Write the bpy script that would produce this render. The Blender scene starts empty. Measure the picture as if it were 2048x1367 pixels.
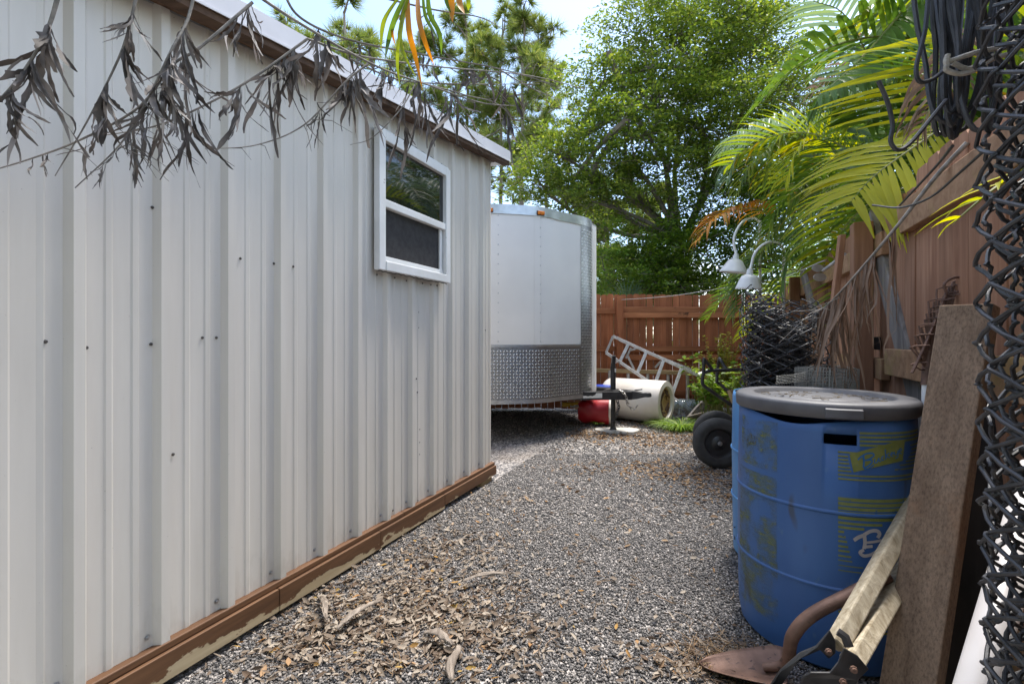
import bpy, math, random
import numpy as np
from mathutils import Vector
from math import sin, cos, pi, radians, sqrt

# ------------------------------------------------------------------ camera, sky, sun, exposure
scene = bpy.context.scene
CAM_H, FPX, HORIZON = 1.15, 920.0, 675.0            # eye height (m), focal length and horizon in photo pixels (2048 wide)
cam_data = bpy.data.cameras.new('camera')
cam = bpy.data.objects.new('camera', cam_data)
scene.collection.objects.link(cam)
cam_data.sensor_width = 36.0
cam_data.lens = FPX / 2048 * 36
cam_data.shift_y = (HORIZON - 683.5) / 2048
cam_data.clip_start, cam_data.clip_end = 0.02, 2000
cam.location = (0, 0, CAM_H)
cam.rotation_euler = (radians(90), 0, 0)
scene.camera = cam

SUN_EL, SUN_AZ = radians(70), radians(42)            # azimuth from +Y towards +X
world = bpy.data.worlds.new('World')
scene.world = world
world.use_nodes = True
wn, wl = world.node_tree.nodes, world.node_tree.links
wn.clear()
w_out = wn.new('ShaderNodeOutputWorld'); w_bg = wn.new('ShaderNodeBackground')
w_sky = wn.new('ShaderNodeTexSky'); w_sky.sky_type = 'NISHITA'; w_sky.sun_disc = False
w_sky.sun_elevation = SUN_EL; w_sky.sun_rotation = SUN_AZ
w_sky.air_density = 1.0; w_sky.dust_density = 1.0; w_sky.ozone_density = 1.0
w_tc = wn.new('ShaderNodeTexCoord'); w_map = wn.new('ShaderNodeMapping'); w_map.inputs['Scale'].default_value = (1.0, 1.0, 2.2)
w_map.inputs['Location'].default_value = (1.9, 0.7, 0.4)
w_n = wn.new('ShaderNodeTexNoise'); w_n.inputs['Scale'].default_value = 2.3; w_n.inputs['Detail'].default_value = 4; w_n.inputs['Roughness'].default_value = 0.55
w_r = wn.new('ShaderNodeValToRGB'); w_r.color_ramp.elements[0].position = 0.50; w_r.color_ramp.elements[1].position = 0.72
w_mix = wn.new('ShaderNodeMix'); w_mix.data_type = 'RGBA'
w_mix.inputs[7].default_value = (8.6, 8.4, 8.1, 1)
wl.new(w_tc.outputs['Generated'], w_map.inputs[0]); wl.new(w_map.outputs[0], w_n.inputs['Vector'])
wl.new(w_n.outputs['Fac'], w_r.inputs[0]); wl.new(w_r.outputs[0], w_mix.inputs[0])
wl.new(w_sky.outputs[0], w_mix.inputs[6]); wl.new(w_mix.outputs[2], w_bg.inputs[0])
w_bg.inputs[1].default_value = 0.15
wl.new(w_bg.outputs[0], w_out.inputs[0])

sun_data = bpy.data.lights.new('sun', 'SUN'); sun = bpy.data.objects.new('sun', sun_data)
scene.collection.objects.link(sun)
sun_data.energy = 2.5; sun_data.angle = radians(14.0); sun_data.color = (1.0, 0.95, 0.87)
sdir = Vector((sin(SUN_AZ) * cos(SUN_EL), cos(SUN_AZ) * cos(SUN_EL), sin(SUN_EL)))
sun.rotation_euler = sdir.to_track_quat('Z', 'Y').to_euler()

vs = scene.view_settings
vs.view_transform = 'Standard'; vs.look = 'None'; vs.exposure = 1.53; vs.gamma = 1.0; vs.use_curve_mapping = False
scene.cycles.max_bounces = 5; scene.cycles.diffuse_bounces = 3; scene.cycles.glossy_bounces = 3
scene.cycles.transmission_bounces = 4; scene.cycles.transparent_max_bounces = 12

rnd = random.Random(11)
rng = np.random.default_rng(11)

# ------------------------------------------------------------------ places
PHI = math.atan((1440 - 1024) / FPX)                   # the shed wall and the side fence run at this angle to the view
DV = Vector((sin(PHI), cos(PHI), 0)); QV = Vector((cos(PHI), -sin(PHI), 0))

def W(t, q, z=0.0):
    "t metres along the wall, q metres to the right of the path line, z up"
    return DV * t + QV * q + Vector((0, 0, z))

def P(x, y, d):
    "the place d metres into the scene that the photo shows at pixel x, y"
    return Vector(((x - 1024) / FPX * d, d, CAM_H - (y - HORIZON) / FPX * d))

# ------------------------------------------------------------------ mesh helpers
COL = scene.collection
OFF = {}

def link(o, parent, off):
    COL.objects.link(o)
    OFF[o.name] = off
    if parent is not None:
        o.parent = parent
    return o

def thing(name, label, cat, loc, group=None):
    o = bpy.data.objects.new(name, None)
    o.empty_display_size = 0.1
    o.location = loc
    o['label'] = label; o['category'] = cat
    if group: o['group'] = group
    return link(o, None, Vector(loc))

def tag(o, label=None, cat=None, group=None, kind=None):
    if label: o['label'] = label
    if cat: o['category'] = cat
    if group: o['group'] = group
    if kind: o['kind'] = kind
    return o

class G:
    def __init__(s):
        s.V = []; s.F = []
    def add(s, vs, fs):
        b = len(s.V)
        s.V.extend([tuple(v) for v in vs])
        s.F.extend([tuple(i + b for i in f) for f in fs])
        return s
    def obox(s, c, ax, ay, az):
        c, ax, ay, az = Vector(c), Vector(ax), Vector(ay), Vector(az)
        v = [c + ax * i + ay * j + az * k for k in (-1, 1) for j in (-1, 1) for i in (-1, 1)]
        f = [(0, 2, 3, 1), (4, 5, 7, 6), (0, 1, 5, 4), (2, 6, 7, 3), (0, 4, 6, 2), (1, 3, 7, 5)]
        if ax.cross(ay).dot(az) < 0: f = [q[::-1] for q in f]
        return s.add(v, f)
    def box(s, a, b):
        a, b = Vector(a), Vector(b); c = (a + b) / 2; h = (b - a) / 2
        return s.obox(c, (h.x, 0, 0), (0, h.y, 0), (0, 0, h.z))
    def wbox(s, t0, t1, q0, q1, z0, z1):
        c = W((t0 + t1) / 2, (q0 + q1) / 2, (z0 + z1) / 2)
        return s.obox(c, DV * ((t1 - t0) / 2), QV * ((q1 - q0) / 2), (0, 0, (z1 - z0) / 2))
    def beam(s, a, b, w, h, up=(0, 0, 1), roll=0):
        a, b = Vector(a), Vector(b); d = (b - a); L = d.length; d = d / L
        u = Vector(up); x = d.cross(u)
        if x.length < 1e-4: x = d.cross(Vector((1, 0, 0)))
        x.normalize(); y = x.cross(d)
        if roll:
            x, y = x * cos(roll) + y * sin(roll), y * cos(roll) - x * sin(roll)
        return s.obox((a + b) / 2, x * w / 2, y * h / 2, d * L / 2)
    def tube(s, pts, r, n=8, cap=True, closed=False):
        pts = [Vector(p) for p in pts]; m = len(pts)
        rs = r if isinstance(r, (list, tuple)) else [r] * m
        tang = []
        for i in range(m):
            if closed: d = pts[(i + 1) % m] - pts[i - 1]
            else: d = pts[min(i + 1, m - 1)] - pts[max(i - 1, 0)]
            tang.append(d.normalized() if d.length > 1e-9 else Vector((0, 0, 1)))
        t0 = tang[0]
        u = t0.orthogonal().normalized()
        V = []
        for i in range(m):
            t = tang[i]
            u = (u - t * u.dot(t))
            u = u.normalized() if u.length > 1e-6 else t.orthogonal().normalized()
            w = t.cross(u)
            for k in range(n):
                a = 2 * pi * k / n
                V.append(pts[i] + (u * cos(a) + w * sin(a)) * rs[i])
        F = []
        for i in range(m if closed else m - 1):
            j = (i + 1) % m
            for k in range(n):
                l = (k + 1) % n
                F.append((i * n + k, i * n + l, j * n + l, j * n + k))
        if cap and not closed:
            F.append(tuple(range(n))[::-1]); F.append(tuple((m - 1) * n + k for k in range(n)))
        return s.add(V, F)
    def lathe(s, prof, base, axis=(0, 0, 1), n=32, a0=0, a1=2 * pi, cap=False):
        base = Vector(base); ax = Vector(axis).normalized(); u = ax.orthogonal().normalized()
        if abs(ax.z) > 0.999: u = Vector((1, 0, 0))
        w = ax.cross(u); full = abs(a1 - a0 - 2 * pi) < 1e-6
        c = n if full else n + 1
        V = []; F = []
        for (r, h) in prof:
            for k in range(c):
                a = a0 + (a1 - a0) * k / n
                V.append(base + ax * h + (u * cos(a) + w * sin(a)) * r)
        for i in range(len(prof) - 1):
            for k in range(n):
                l = (k + 1) % c
                F.append((i * c + k, i * c + l, (i + 1) * c + l, (i + 1) * c + k))
        if cap:
            F.append(tuple(range(c))[::-1]); F.append(tuple((len(prof) - 1) * c + k for k in range(c)))
        return s.add(V, F)
    def prism(s, poly, thick):
        "poly: 3-D points of a flat outline; thick: vector"
        n = len(poly); t = Vector(thick)
        V = [Vector(p) for p in poly] + [Vector(p) + t for p in poly]
        F = [tuple(range(n))[::-1], tuple(range(n, 2 * n))]
        for i in range(n):
            j = (i + 1) % n
            F.append((i, j, n + j, n + i))
        return s.add(V, F)
    def strip(s, pts, side, ws, fold=0.0, nrm=None):
        "a ribbon along pts, half-width ws[i], side vector(s)"
        V = []; F = []
        for i, p in enumerate(pts):
            sd = side[i] if isinstance(side, list) else side
            p = Vector(p); lift = Vector(nrm) * fold * ws[i] if nrm is not None else Vector((0, 0, 0))
            V += [p - sd * ws[i] + lift, p, p + sd * ws[i] + lift]
        for i in range(len(pts) - 1):
            a = 3 * i
            F += [(a, a + 1, a + 4, a + 3), (a + 1, a + 2, a + 5, a + 4)]
        return s.add(V, F)
    def build(s, name, mat, parent=None, smooth=False, bevel=0.0, sharp=40, loc=None):
        off = OFF[parent.name] if parent is not None else (Vector(loc) if loc is not None else Vector((0, 0, 0)))
        me = bpy.data.meshes.new(name)
        me.from_pydata([(v[0] - off.x, v[1] - off.y, v[2] - off.z) for v in s.V], [], s.F)
        me.validate()
        if smooth:
            me.polygons.foreach_set('use_smooth', [True] * len(me.polygons))
            me.set_sharp_from_angle(angle=radians(sharp))
        if mat is not None: me.materials.append(mat)
        o = bpy.data.objects.new(name, me)
        if parent is None: o.location = off
        if bevel:
            b = o.modifiers.new('bevel', 'BEVEL'); b.width = bevel; b.segments = 2; b.limit_method = 'ANGLE'; b.angle_limit = radians(50)
        return link(o, parent, off)

def place(me, name, mat, parent, M3, pos):
    "an object sharing mesh data, its axes the columns of M3, at world place pos"
    from mathutils import Matrix
    o = bpy.data.objects.new(name, me)
    off = OFF[parent.name] if parent is not None else Vector((0, 0, 0))
    m = Matrix(M3).transposed().to_4x4()
    m.translation = Vector(pos) - off
    o.matrix_basis = m
    return link(o, parent, Vector(pos))

def np_mesh(name, V, F, mat, parent=None, smooth=False, loc=None):
    V = np.asarray(V, np.float32).reshape(-1, 3); F = np.asarray(F, np.int32)
    off = OFF[parent.name] if parent is not None else (Vector(loc) if loc is not None else Vector((0, 0, 0)))
    V = V - np.array(off, np.float32)
    me = bpy.data.meshes.new(name); k = F.shape[1]
    me.vertices.add(len(V)); me.vertices.foreach_set('co', V.ravel())
    me.loops.add(F.size); me.loops.foreach_set('vertex_index', F.ravel())
    me.polygons.add(len(F))
    me.polygons.foreach_set('loop_start', np.arange(0, F.size, k, dtype=np.int32))
    me.polygons.foreach_set('loop_total', np.full(len(F), k, np.int32))
    if smooth: me.polygons.foreach_set('use_smooth', np.ones(len(F), bool))
    me.update(calc_edges=True)
    if mat is not None: me.materials.append(mat)
    o = bpy.data.objects.new(name, me)
    if parent is None: o.location = off
    return link(o, parent, off)

def unit(a):
    return a / (np.linalg.norm(a, axis=1, keepdims=True) + 1e-9)

def leaf_quads(C, D, Nn, L, Wd, crease=0.25):
    "folded leaves: base C, direction D, normal Nn, lengths L, widths Wd; three-sided faces"
    D = unit(D); S = unit(np.cross(D, Nn)); Nn = np.cross(S, D)
    L = L[:, None]; Wd = Wd[:, None]
    mid = C + D * L * 0.45
    b, t = C, C + D * L
    l = mid - S * Wd * 0.5 + Nn * Wd * crease; r = mid + S * Wd * 0.5 + Nn * Wd * crease
    V = np.stack([b, l, t, r], 1).reshape(-1, 3)
    i = np.arange(len(C))[:, None] * 4
    F = np.concatenate([i + np.array([[0, 2, 1]]), i + np.array([[0, 3, 2]])], 1).reshape(-1, 3)
    return V, F

def bez(pts, n):
    "smooth curve through points (Catmull-Rom)"
    pts = [Vector(p) for p in pts]
    q = [pts[0] * 2 - pts[1]] + pts + [pts[-1] * 2 - pts[-2]]
    out = []; m = len(pts) - 1
    for k in range(n + 1):
        x = k / n * m; i = min(int(x), m - 1); u = x - i
        a, b, c, d = q[i], q[i + 1], q[i + 2], q[i + 3]
        out.append(0.5 * (b * 2 + (c - a) * u + (a * 2 - b * 5 + c * 4 - d) * u * u + (b * 3 - a - c * 3 + d) * u ** 3))
    return out
# ------------------------------------------------------------------ materials
def new_mat(name):
    m = bpy.data.materials.new(name); m.use_nodes = True
    nt = m.node_tree; b = nt.nodes['Principled BSDF']
    return m, nt, b

def vec_for(nt, scale=(1, 1, 1), per_object=False):
    tc = nt.nodes.new('ShaderNodeTexCoord'); mp = nt.nodes.new('ShaderNodeMapping')
    mp.inputs['Scale'].default_value = scale
    src = tc.outputs['Object']
    if per_object:
        oi = nt.nodes.new('ShaderNodeObjectInfo'); vm = nt.nodes.new('ShaderNodeVectorMath'); vm.operation = 'SCALE'
        cx = nt.nodes.new('ShaderNodeCombineXYZ')
        for k in range(3): nt.links.new(oi.outputs['Random'], cx.inputs[k])
        nt.links.new(cx.outputs[0], vm.inputs[0]); vm.inputs['Scale'].default_value = 37.0
        ad = nt.nodes.new('ShaderNodeVectorMath'); ad.operation = 'ADD'
        nt.links.new(src, ad.inputs[0]); nt.links.new(vm.outputs[0], ad.inputs[1]); src = ad.outputs[0]
    nt.links.new(src, mp.inputs[0])
    return mp.outputs[0]

def noise(nt, vec, scale, detail=5, rough=0.55, dist=0.0):
    n = nt.nodes.new('ShaderNodeTexNoise'); n.inputs['Scale'].default_value = scale
    n.inputs['Detail'].default_value = detail; n.inputs['Roughness'].default_value = rough; n.inputs['Distortion'].default_value = dist
    nt.links.new(vec, n.inputs['Vector'])
    return n.outputs['Fac']

def ramp(nt, fac, stops, interp='LINEAR'):
    r = nt.nodes.new('ShaderNodeValToRGB'); cr = r.color_ramp; cr.interpolation = interp
    while len(cr.elements) < len(stops): cr.elements.new(0.5)
    for e, (p, c) in zip(cr.elements, stops):
        e.position = p; e.color = (*c, 1) if len(c) == 3 else c
    nt.links.new(fac, r.inputs[0])
    return r.outputs[0]

def mixc(nt, fac, a, b, mode='MIX'):
    m = nt.nodes.new('ShaderNodeMix'); m.data_type = 'RGBA'; m.blend_type = mode
    for sock, v in ((0, fac), (6, a), (7, b)):
        if isinstance(v, (int, float)): m.inputs[sock].default_value = v
        elif isinstance(v, tuple): m.inputs[sock].default_value = (*v, 1)
        else: nt.links.new(v, m.inputs[sock])
    return m.outputs[2]

def math_n(nt, op, a, b=0.0):
    m = nt.nodes.new('ShaderNodeMath'); m.operation = op
    for i, v in enumerate((a, b)):
        if isinstance(v, (int, float)): m.inputs[i].default_value = v
        else: nt.links.new(v, m.inputs[i])
    return m.outputs[0]

def bump(nt, b, h, strength=0.3, dist=0.01):
    n = nt.nodes.new('ShaderNodeBump'); n.inputs['Strength'].default_value = strength; n.inputs['Distance'].default_value = dist
    nt.links.new(h, n.inputs['Height']); nt.links.new(n.outputs[0], b.inputs['Normal'])

def plain(name, c1, c2=None, scale=12, rough=0.6, metal=0.0, bmp=0.15, stretch=(1, 1, 1), spec=0.5, spots=None, rough2=None, per_object=False, bdist=0.004, lo=0.35, hi=0.65):
    "two colours mottled by noise, fine relief, optional spots (colour, threshold, scale)"
    m, nt, b = new_mat(name)
    v = vec_for(nt, stretch, per_object)
    f = noise(nt, v, scale, 3)
    col = ramp(nt, f, [(lo, c1), (hi, c2 or c1)])
    if spots:
        for (sc, th, ss) in spots:
            f2 = noise(nt, v, ss, 2, 0.6)
            mk = ramp(nt, f2, [(th, (0, 0, 0)), (min(th + 0.06, 1.0), (1, 1, 1))])
            col = mixc(nt, mk, col, sc)
    nt.links.new(col, b.inputs['Base Color'])
    b.inputs['Roughness'].default_value = rough; b.inputs['Metallic'].default_value = metal
    b.inputs['Specular IOR Level'].default_value = spec
    if rough2 is not None:
        rr = ramp(nt, noise(nt, v, scale * 0.7, 4), [(0.35, (rough,) * 3), (0.65, (rough2,) * 3)])
        nt.links.new(rr, b.inputs['Roughness'])
    if bmp: bump(nt, b, noise(nt, v, scale * 4, 3, 0.65), bmp, bdist)
    return m

def wood(name, dark, light, axis=2, scale=1.0, rough=0.75, per_object=True, stain=None, var=0.25, bmp=0.35, green=None):
    m, nt, b = new_mat(name)
    st = [26 * scale] * 3; st[axis] = 1.6 * scale
    v = vec_for(nt, tuple(st), per_object); v2 = vec_for(nt, (1, 1, 1), per_object)
    g = noise(nt, v, 1.0, 4, 0.62, 0.6)
    col = ramp(nt, g, [(0.28, dark), (0.72, light)])
    big = noise(nt, v2, 2.2, 2)
    col = mixc(nt, math_n(nt, 'MULTIPLY', ramp(nt, big, [(0.35, (0, 0, 0)), (0.7, (1, 1, 1))]), 0.45), col, tuple(c * 0.55 for c in dark))
    oi = nt.nodes.new('ShaderNodeObjectInfo')
    hs = nt.nodes.new('ShaderNodeHueSaturation')
    nt.links.new(math_n(nt, 'ADD', math_n(nt, 'MULTIPLY', oi.outputs['Random'], 2 * var), 1 - var), hs.inputs['Value'])
    nt.links.new(col, hs.inputs['Color']); col = hs.outputs[0]
    if stain:
        mk = ramp(nt, noise(nt, v2, stain[1], 5, 0.65), [(stain[2], (0, 0, 0)), (stain[2] + 0.1, (1, 1, 1))])
        col = mixc(nt, mk, col, stain[0])
    if green:
        mk = ramp(nt, noise(nt, v2, 3.1, 5, 0.7), [(green[1], (0, 0, 0)), (green[1] + 0.18, (0.8, 0.8, 0.8))])
        col = mixc(nt, mk, col, green[0])
    nt.links.new(col, b.inputs['Base Color']); b.inputs['Roughness'].default_value = rough
    b.inputs['Specular IOR Level'].default_value = 0.25
    bump(nt, b, g, bmp, 0.004)
    return m

def leafy(name, stops, rough=0.45, transl=0.4, tcol=None, bigvar=None, tip=None):
    "foliage: colour varies leaf by leaf; light shines through"
    m, nt, b = new_mat(name)
    geo = nt.nodes.new('ShaderNodeNewGeometry')
    col = ramp(nt, geo.outputs['Random Per Island'], stops)
    v = vec_for(nt)
    if bigvar:
        mk = ramp(nt, noise(nt, v, bigvar[1], 3), [(0.4, (0, 0, 0)), (0.62, (1, 1, 1))])
        col = mixc(nt, math_n(nt, 'MULTIPLY', mk, bigvar[2]), col, bigvar[0])
    nt.links.new(col, b.inputs['Base Color']); b.inputs['Roughness'].default_value = rough
    b.inputs['Specular IOR Level'].default_value = 0.35
    tr = nt.nodes.new('ShaderNodeBsdfTranslucent'); mx = nt.nodes.new('ShaderNodeMixShader'); mx.inputs[0].default_value = transl
    hs = nt.nodes.new('ShaderNodeHueSaturation'); hs.inputs['Value'].default_value = 1.7; hs.inputs['Saturation'].default_value = 1.1; hs.inputs['Hue'].default_value = 0.485
    nt.links.new(col, hs.inputs['Color']); nt.links.new(hs.outputs[0], tr.inputs['Color'])
    nt.links.new(b.outputs[0], mx.inputs[1]); nt.links.new(tr.outputs[0], mx.inputs[2])
    nt.links.new(mx.outputs[0], nt.nodes['Material Output'].inputs['Surface'])
    return m

M = {}
def siding_mat():
    m, nt, b = new_mat('painted_steel_siding')
    v = vec_for(nt, (9, 9, 0.8)); v2 = vec_for(nt)
    f = noise(nt, v, 1.0, 6, 0.6); g = noise(nt, v2, 1.7, 5)
    col = ramp(nt, f, [(0.3, (0.60, 0.562, 0.505)), (0.7, (0.68, 0.642, 0.582))])
    col = mixc(nt, math_n(nt, 'MULTIPLY', ramp(nt, g, [(0.45, (0, 0, 0)), (0.8, (1, 1, 1))]), 0.35), col, (0.56, 0.535, 0.49))
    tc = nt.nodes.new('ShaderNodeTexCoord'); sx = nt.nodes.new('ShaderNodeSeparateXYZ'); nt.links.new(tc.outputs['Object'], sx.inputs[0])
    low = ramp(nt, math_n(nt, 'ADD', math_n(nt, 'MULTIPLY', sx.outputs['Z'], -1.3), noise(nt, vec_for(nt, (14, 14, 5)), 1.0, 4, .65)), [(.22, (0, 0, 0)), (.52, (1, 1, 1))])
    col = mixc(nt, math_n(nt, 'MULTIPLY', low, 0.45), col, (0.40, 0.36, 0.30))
    sp = ramp(nt, noise(nt, v2, 150, 2, 0.4), [(0.77, (0, 0, 0)), (0.80, (1, 1, 1))])
    col = mixc(nt, math_n(nt, 'MULTIPLY', sp, 0.6), col, (0.25, 0.22, 0.19))
    nt.links.new(col, b.inputs['Base Color']); b.inputs['Roughness'].default_value = 0.42
    bump(nt, b, noise(nt, vec_for(nt, (3, 3, 1.2)), 3.0, 3), 0.12, 0.01)
    return m
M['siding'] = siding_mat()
M['white_trim'] = plain('white_vinyl', (0.78, 0.78, 0.77), (0.7, 0.7, 0.68), 6, 0.4, bmp=0.03, spots=[((0.4, 0.37, 0.33), 0.72, 30)])
M['fascia_metal'] = plain('fascia_metal', (0.60, 0.59, 0.61), (0.66, 0.65, 0.67), 5, 0.4, bmp=0.05)
M['soffit_wood'] = wood('soffit_wood', (0.06, 0.035, 0.022), (0.17, 0.10, 0.062), axis=0, per_object=False, scale=0.7)
def skirt_mat():
    m, nt, b = new_mat('peeling_brown_board')
    tc = nt.nodes.new('ShaderNodeTexCoord')
    v = vec_for(nt, (2, 2, 26)); v2 = vec_for(nt, (5, 5, 11))
    g = noise(nt, v, 1.0, 7, 0.6, 0.5)
    brown = ramp(nt, g, [(0.3, (0.078, 0.036, 0.016)), (0.7, (0.165, 0.078, 0.034))])
    bare = ramp(nt, g, [(0.3, (0.38, 0.29, 0.17)), (0.7, (0.52, 0.42, 0.27))])
    sx = nt.nodes.new('ShaderNodeSeparateXYZ'); nt.links.new(tc.outputs['Object'], sx.inputs[0])
    h = math_n(nt, 'MULTIPLY', sx.outputs['Z'], -4.5)
    f = math_n(nt, 'ADD', math_n(nt, 'ADD', noise(nt, v2, 1.0, 5, 0.65), h), 0.17)
    mk = ramp(nt, f, [(0.50, (0, 0, 0)), (0.53, (1, 1, 1))])
    nt.links.new(mixc(nt, mk, brown, bare), b.inputs['Base Color'])
    b.inputs['Roughness'].default_value = 0.6; bump(nt, b, g, 0.3, 0.004)
    return m
M['skirt'] = skirt_mat()
M['glass'] = plain('window_glass', (0.006, 0.008, 0.008), (0.010, 0.012, 0.012), 4, 0.03, bmp=0.0, spec=0.9)
M['screen'] = plain('insect_screen', (0.045, 0.043, 0.043), (0.06, 0.058, 0.058), 30, 0.8, bmp=0.2, spec=0.15)
M['zinc'] = plain('zinc_screw', (0.55, 0.56, 0.58), (0.35, 0.35, 0.36), 60, 0.35, 0.9, 0.1)
M['dark_fleck'] = plain('dark_screw', (0.06, 0.05, 0.045), (0.12, 0.11, 0.1), 40, 0.6, 0.3, 0.1)
M['rubber_seal'] = plain('black_caulk', (0.03, 0.028, 0.027), (0.05, 0.047, 0.045), 40, 0.7)

M['back_fence'] = wood('red_brown_fence', (0.26, 0.088, 0.038), (0.43, 0.165, 0.075), axis=2, stain=((0.035, 0.02, 0.015), 5.0, 0.66), var=0.2)
M['back_rail'] = wood('red_brown_rail', (0.27, 0.096, 0.042), (0.45, 0.185, 0.083), axis=0, stain=((0.03, 0.02, 0.014), 4.0, 0.64), var=0.18)
M['side_fence'] = wood('faded_brown_fence', (0.26, 0.122, 0.068), (0.47, 0.255, 0.152), axis=2, green=((0.26, 0.20, 0.07), 0.60), var=0.16)
M['side_rail'] = wood('faded_brown_rail', (0.25, 0.135, 0.072), (0.48, 0.29, 0.165), axis=0, green=((0.30, 0.23, 0.07), 0.50), var=0.1)
M['grey_wood'] = wood('weathered_grey_wood', (0.15, 0.13, 0.115), (0.40, 0.36, 0.32), axis=2, green=((0.26, 0.21, 0.08), 0.52), var=0.08, bmp=0.7)
M['pale_wood'] = wood('pale_handle_wood', (0.24, 0.19, 0.12), (0.60, 0.53, 0.40), axis=2, scale=1.6, var=0.06, bmp=0.9)
M['new_wood'] = wood('yellowish_wood', (0.30, 0.20, 0.10), (0.50, 0.37, 0.20), axis=0, var=0.1)
M['gap_shade'] = wood('gap_shade_dark', (0.018, 0.014, 0.011), (0.045, 0.034, 0.027), axis=2, var=0.05)  # near black: shade of the gap beside the plank put into the colour

M['trailer_white'] = plain('trailer_white', (0.80, 0.785, 0.755), (0.74, 0.725, 0.70), 1.6, 0.55, bmp=0.04, spots=[((0.55, 0.53, 0.5), 0.74, 8)])
M['alu'] = plain('aluminium', (0.62, 0.63, 0.65), (0.5, 0.51, 0.53), 9, 0.36, 0.9, 0.08)
M['alu_plate_dim'] = plain('dim_tread_plate', (0.40, 0.41, 0.43), (0.33, 0.34, 0.36), 14, 0.38, 0.9, 0.08)  # plate colour darkened so the lugs stand out as if catching light
M['alu_lug_lit'] = plain('lit_tread_lug', (0.85, 0.86, 0.88), (0.75, 0.76, 0.78), 14, 0.28, 1.0, 0.0)  # same metal made paler, the lugs' glint put into the colour
M['alu_pale'] = plain('weathered_aluminium', (0.62, 0.62, 0.62), (0.45, 0.44, 0.43), 14, 0.55, 0.55, 0.1)
M['amber'] = plain('amber_lens', (0.75, 0.22, 0.01), (0.55, 0.13, 0.01), 20, 0.25, bmp=0.05)
M['black_paint'] = plain('black_paint', (0.018, 0.018, 0.02), (0.04, 0.04, 0.042), 18, 0.45, bmp=0.2, spots=[((0.12, 0.06, 0.03), 0.70, 22)])
M['black_rubber'] = plain('black_rubber', (0.028, 0.028, 0.029), (0.05, 0.049, 0.048), 14, 0.75, bmp=0.25)
M['black_plastic'] = plain('black_plastic', (0.016, 0.016, 0.018), (0.028, 0.028, 0.03), 14, 0.4, bmp=0.1)
M['black_wire'] = plain('black_vinyl_wire', (0.026, 0.026, 0.028), (0.055, 0.054, 0.056), 25, 0.45, bmp=0.15)
M['chain'] = plain('dull_chain', (0.42, 0.41, 0.40), (0.2, 0.18, 0.16), 40, 0.45, 0.8, 0.2)
M['rust'] = plain('rusty_steel', (0.185, 0.135, 0.10), (0.30, 0.23, 0.175), 9, 0.88, 0.05, 0.7, stretch=(1, 1, .45), spots=[((0.135, 0.098, 0.075), 0.52, 120), ((0.34, 0.265, 0.20), 0.60, 90), ((0.25, 0.14, 0.08), 0.64, 6), ((0.10, 0.08, 0.065), 0.66, 11)], spec=0.25)
M['rust_dark'] = plain('dark_rusty_steel', (0.13, 0.075, 0.055), (0.22, 0.13, 0.095), 16, 0.6, 0.35, 0.35, spots=[((0.08, 0.05, 0.04), 0.62, 40)])
M['steel_black'] = plain('worn_black_steel', (0.03, 0.03, 0.032), (0.085, 0.085, 0.088), 9, 0.4, 0.6, 0.15, spots=[((0.2, 0.19, 0.18), 0.7, 30)])
M['concrete'] = plain('concrete_pad', (0.42, 0.40, 0.375), (0.56, 0.54, 0.50), 14, 0.9, bmp=0.5, spots=[((0.3, 0.27, 0.22), 0.66, 10)])
M['pvc'] = plain('white_pvc', (0.48, 0.46, 0.45), (0.40, 0.37, 0.355), 5, 0.4, bmp=0.04, spots=[((0.45, 0.42, 0.38), 0.72, 40)])
M['off_white_plastic'] = plain('stained_white_plastic', (0.74, 0.71, 0.66), (0.64, 0.58, 0.50), 3.0, 0.5, bmp=0.08, spots=[((0.45, 0.36, 0.25), 0.74, 9)])
M['stain_foam'] = plain('stained_foam', (0.50, 0.30, 0.12), (0.66, 0.48, 0.26), 8, 0.9, bmp=0.5, spots=[((0.18, 0.08, 0.03), 0.62, 10)])
M['red_plastic'] = plain('red_plastic', (0.40, 0.012, 0.02), (0.30, 0.008, 0.014), 5, 0.4, bmp=0.06)
M['blue_lid'] = plain('blue_plastic_lid', (0.015, 0.06, 0.42), (0.012, 0.045, 0.33), 6, 0.4, bmp=0.05)
M['drum_blue'] = plain('blue_drum_plastic', (0.034, 0.105, 0.29), (0.055, 0.14, 0.345), 5, 0.42, bmp=0.07, stretch=(1, 1, .35), spots=[((0.07, 0.15, 0.30), 0.66, 26), ((0.05, 0.075, 0.13), 0.66, 9)], rough2=0.55)
M['drum_pale'] = plain('faded_blue_plastic', (0.07, 0.23, 0.50), (0.10, 0.29, 0.56), 4, 0.45, bmp=0.06)
M['lid_grey'] = plain('grey_lid_plastic', (0.078, 0.078, 0.086), (0.112, 0.112, 0.12), 8, 0.5, bmp=0.08, rough2=0.6)
M['lid_dirt'] = plain('lid_dirt', (0.10, 0.072, 0.042), (0.20, 0.155, 0.095), 40, 0.9, bmp=0.5)
M['olive_print'] = plain('olive_print', (0.16, 0.19, 0.045), (0.22, 0.24, 0.07), 30, 0.6, bmp=0.05, spots=[((0.05, 0.11, 0.20), 0.66, 40)])
M['pale_print'] = plain('pale_print', (0.50, 0.45, 0.42), (0.42, 0.38, 0.37), 30, 0.6, bmp=0.05)
M['blue_print'] = plain('blue_print', (0.02, 0.13, 0.36), (0.03, 0.16, 0.40), 30, 0.6, bmp=0.05)
M['white_enamel'] = plain('white_enamel', (0.76, 0.75, 0.73), (0.68, 0.67, 0.65), 8, 0.35, bmp=0.05, spots=[((0.45, 0.42, 0.38), 0.74, 20)])
M['cord'] = plain('beige_cord', (0.48, 0.44, 0.37), (0.34, 0.31, 0.26), 60, 0.9, bmp=0.5)
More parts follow.
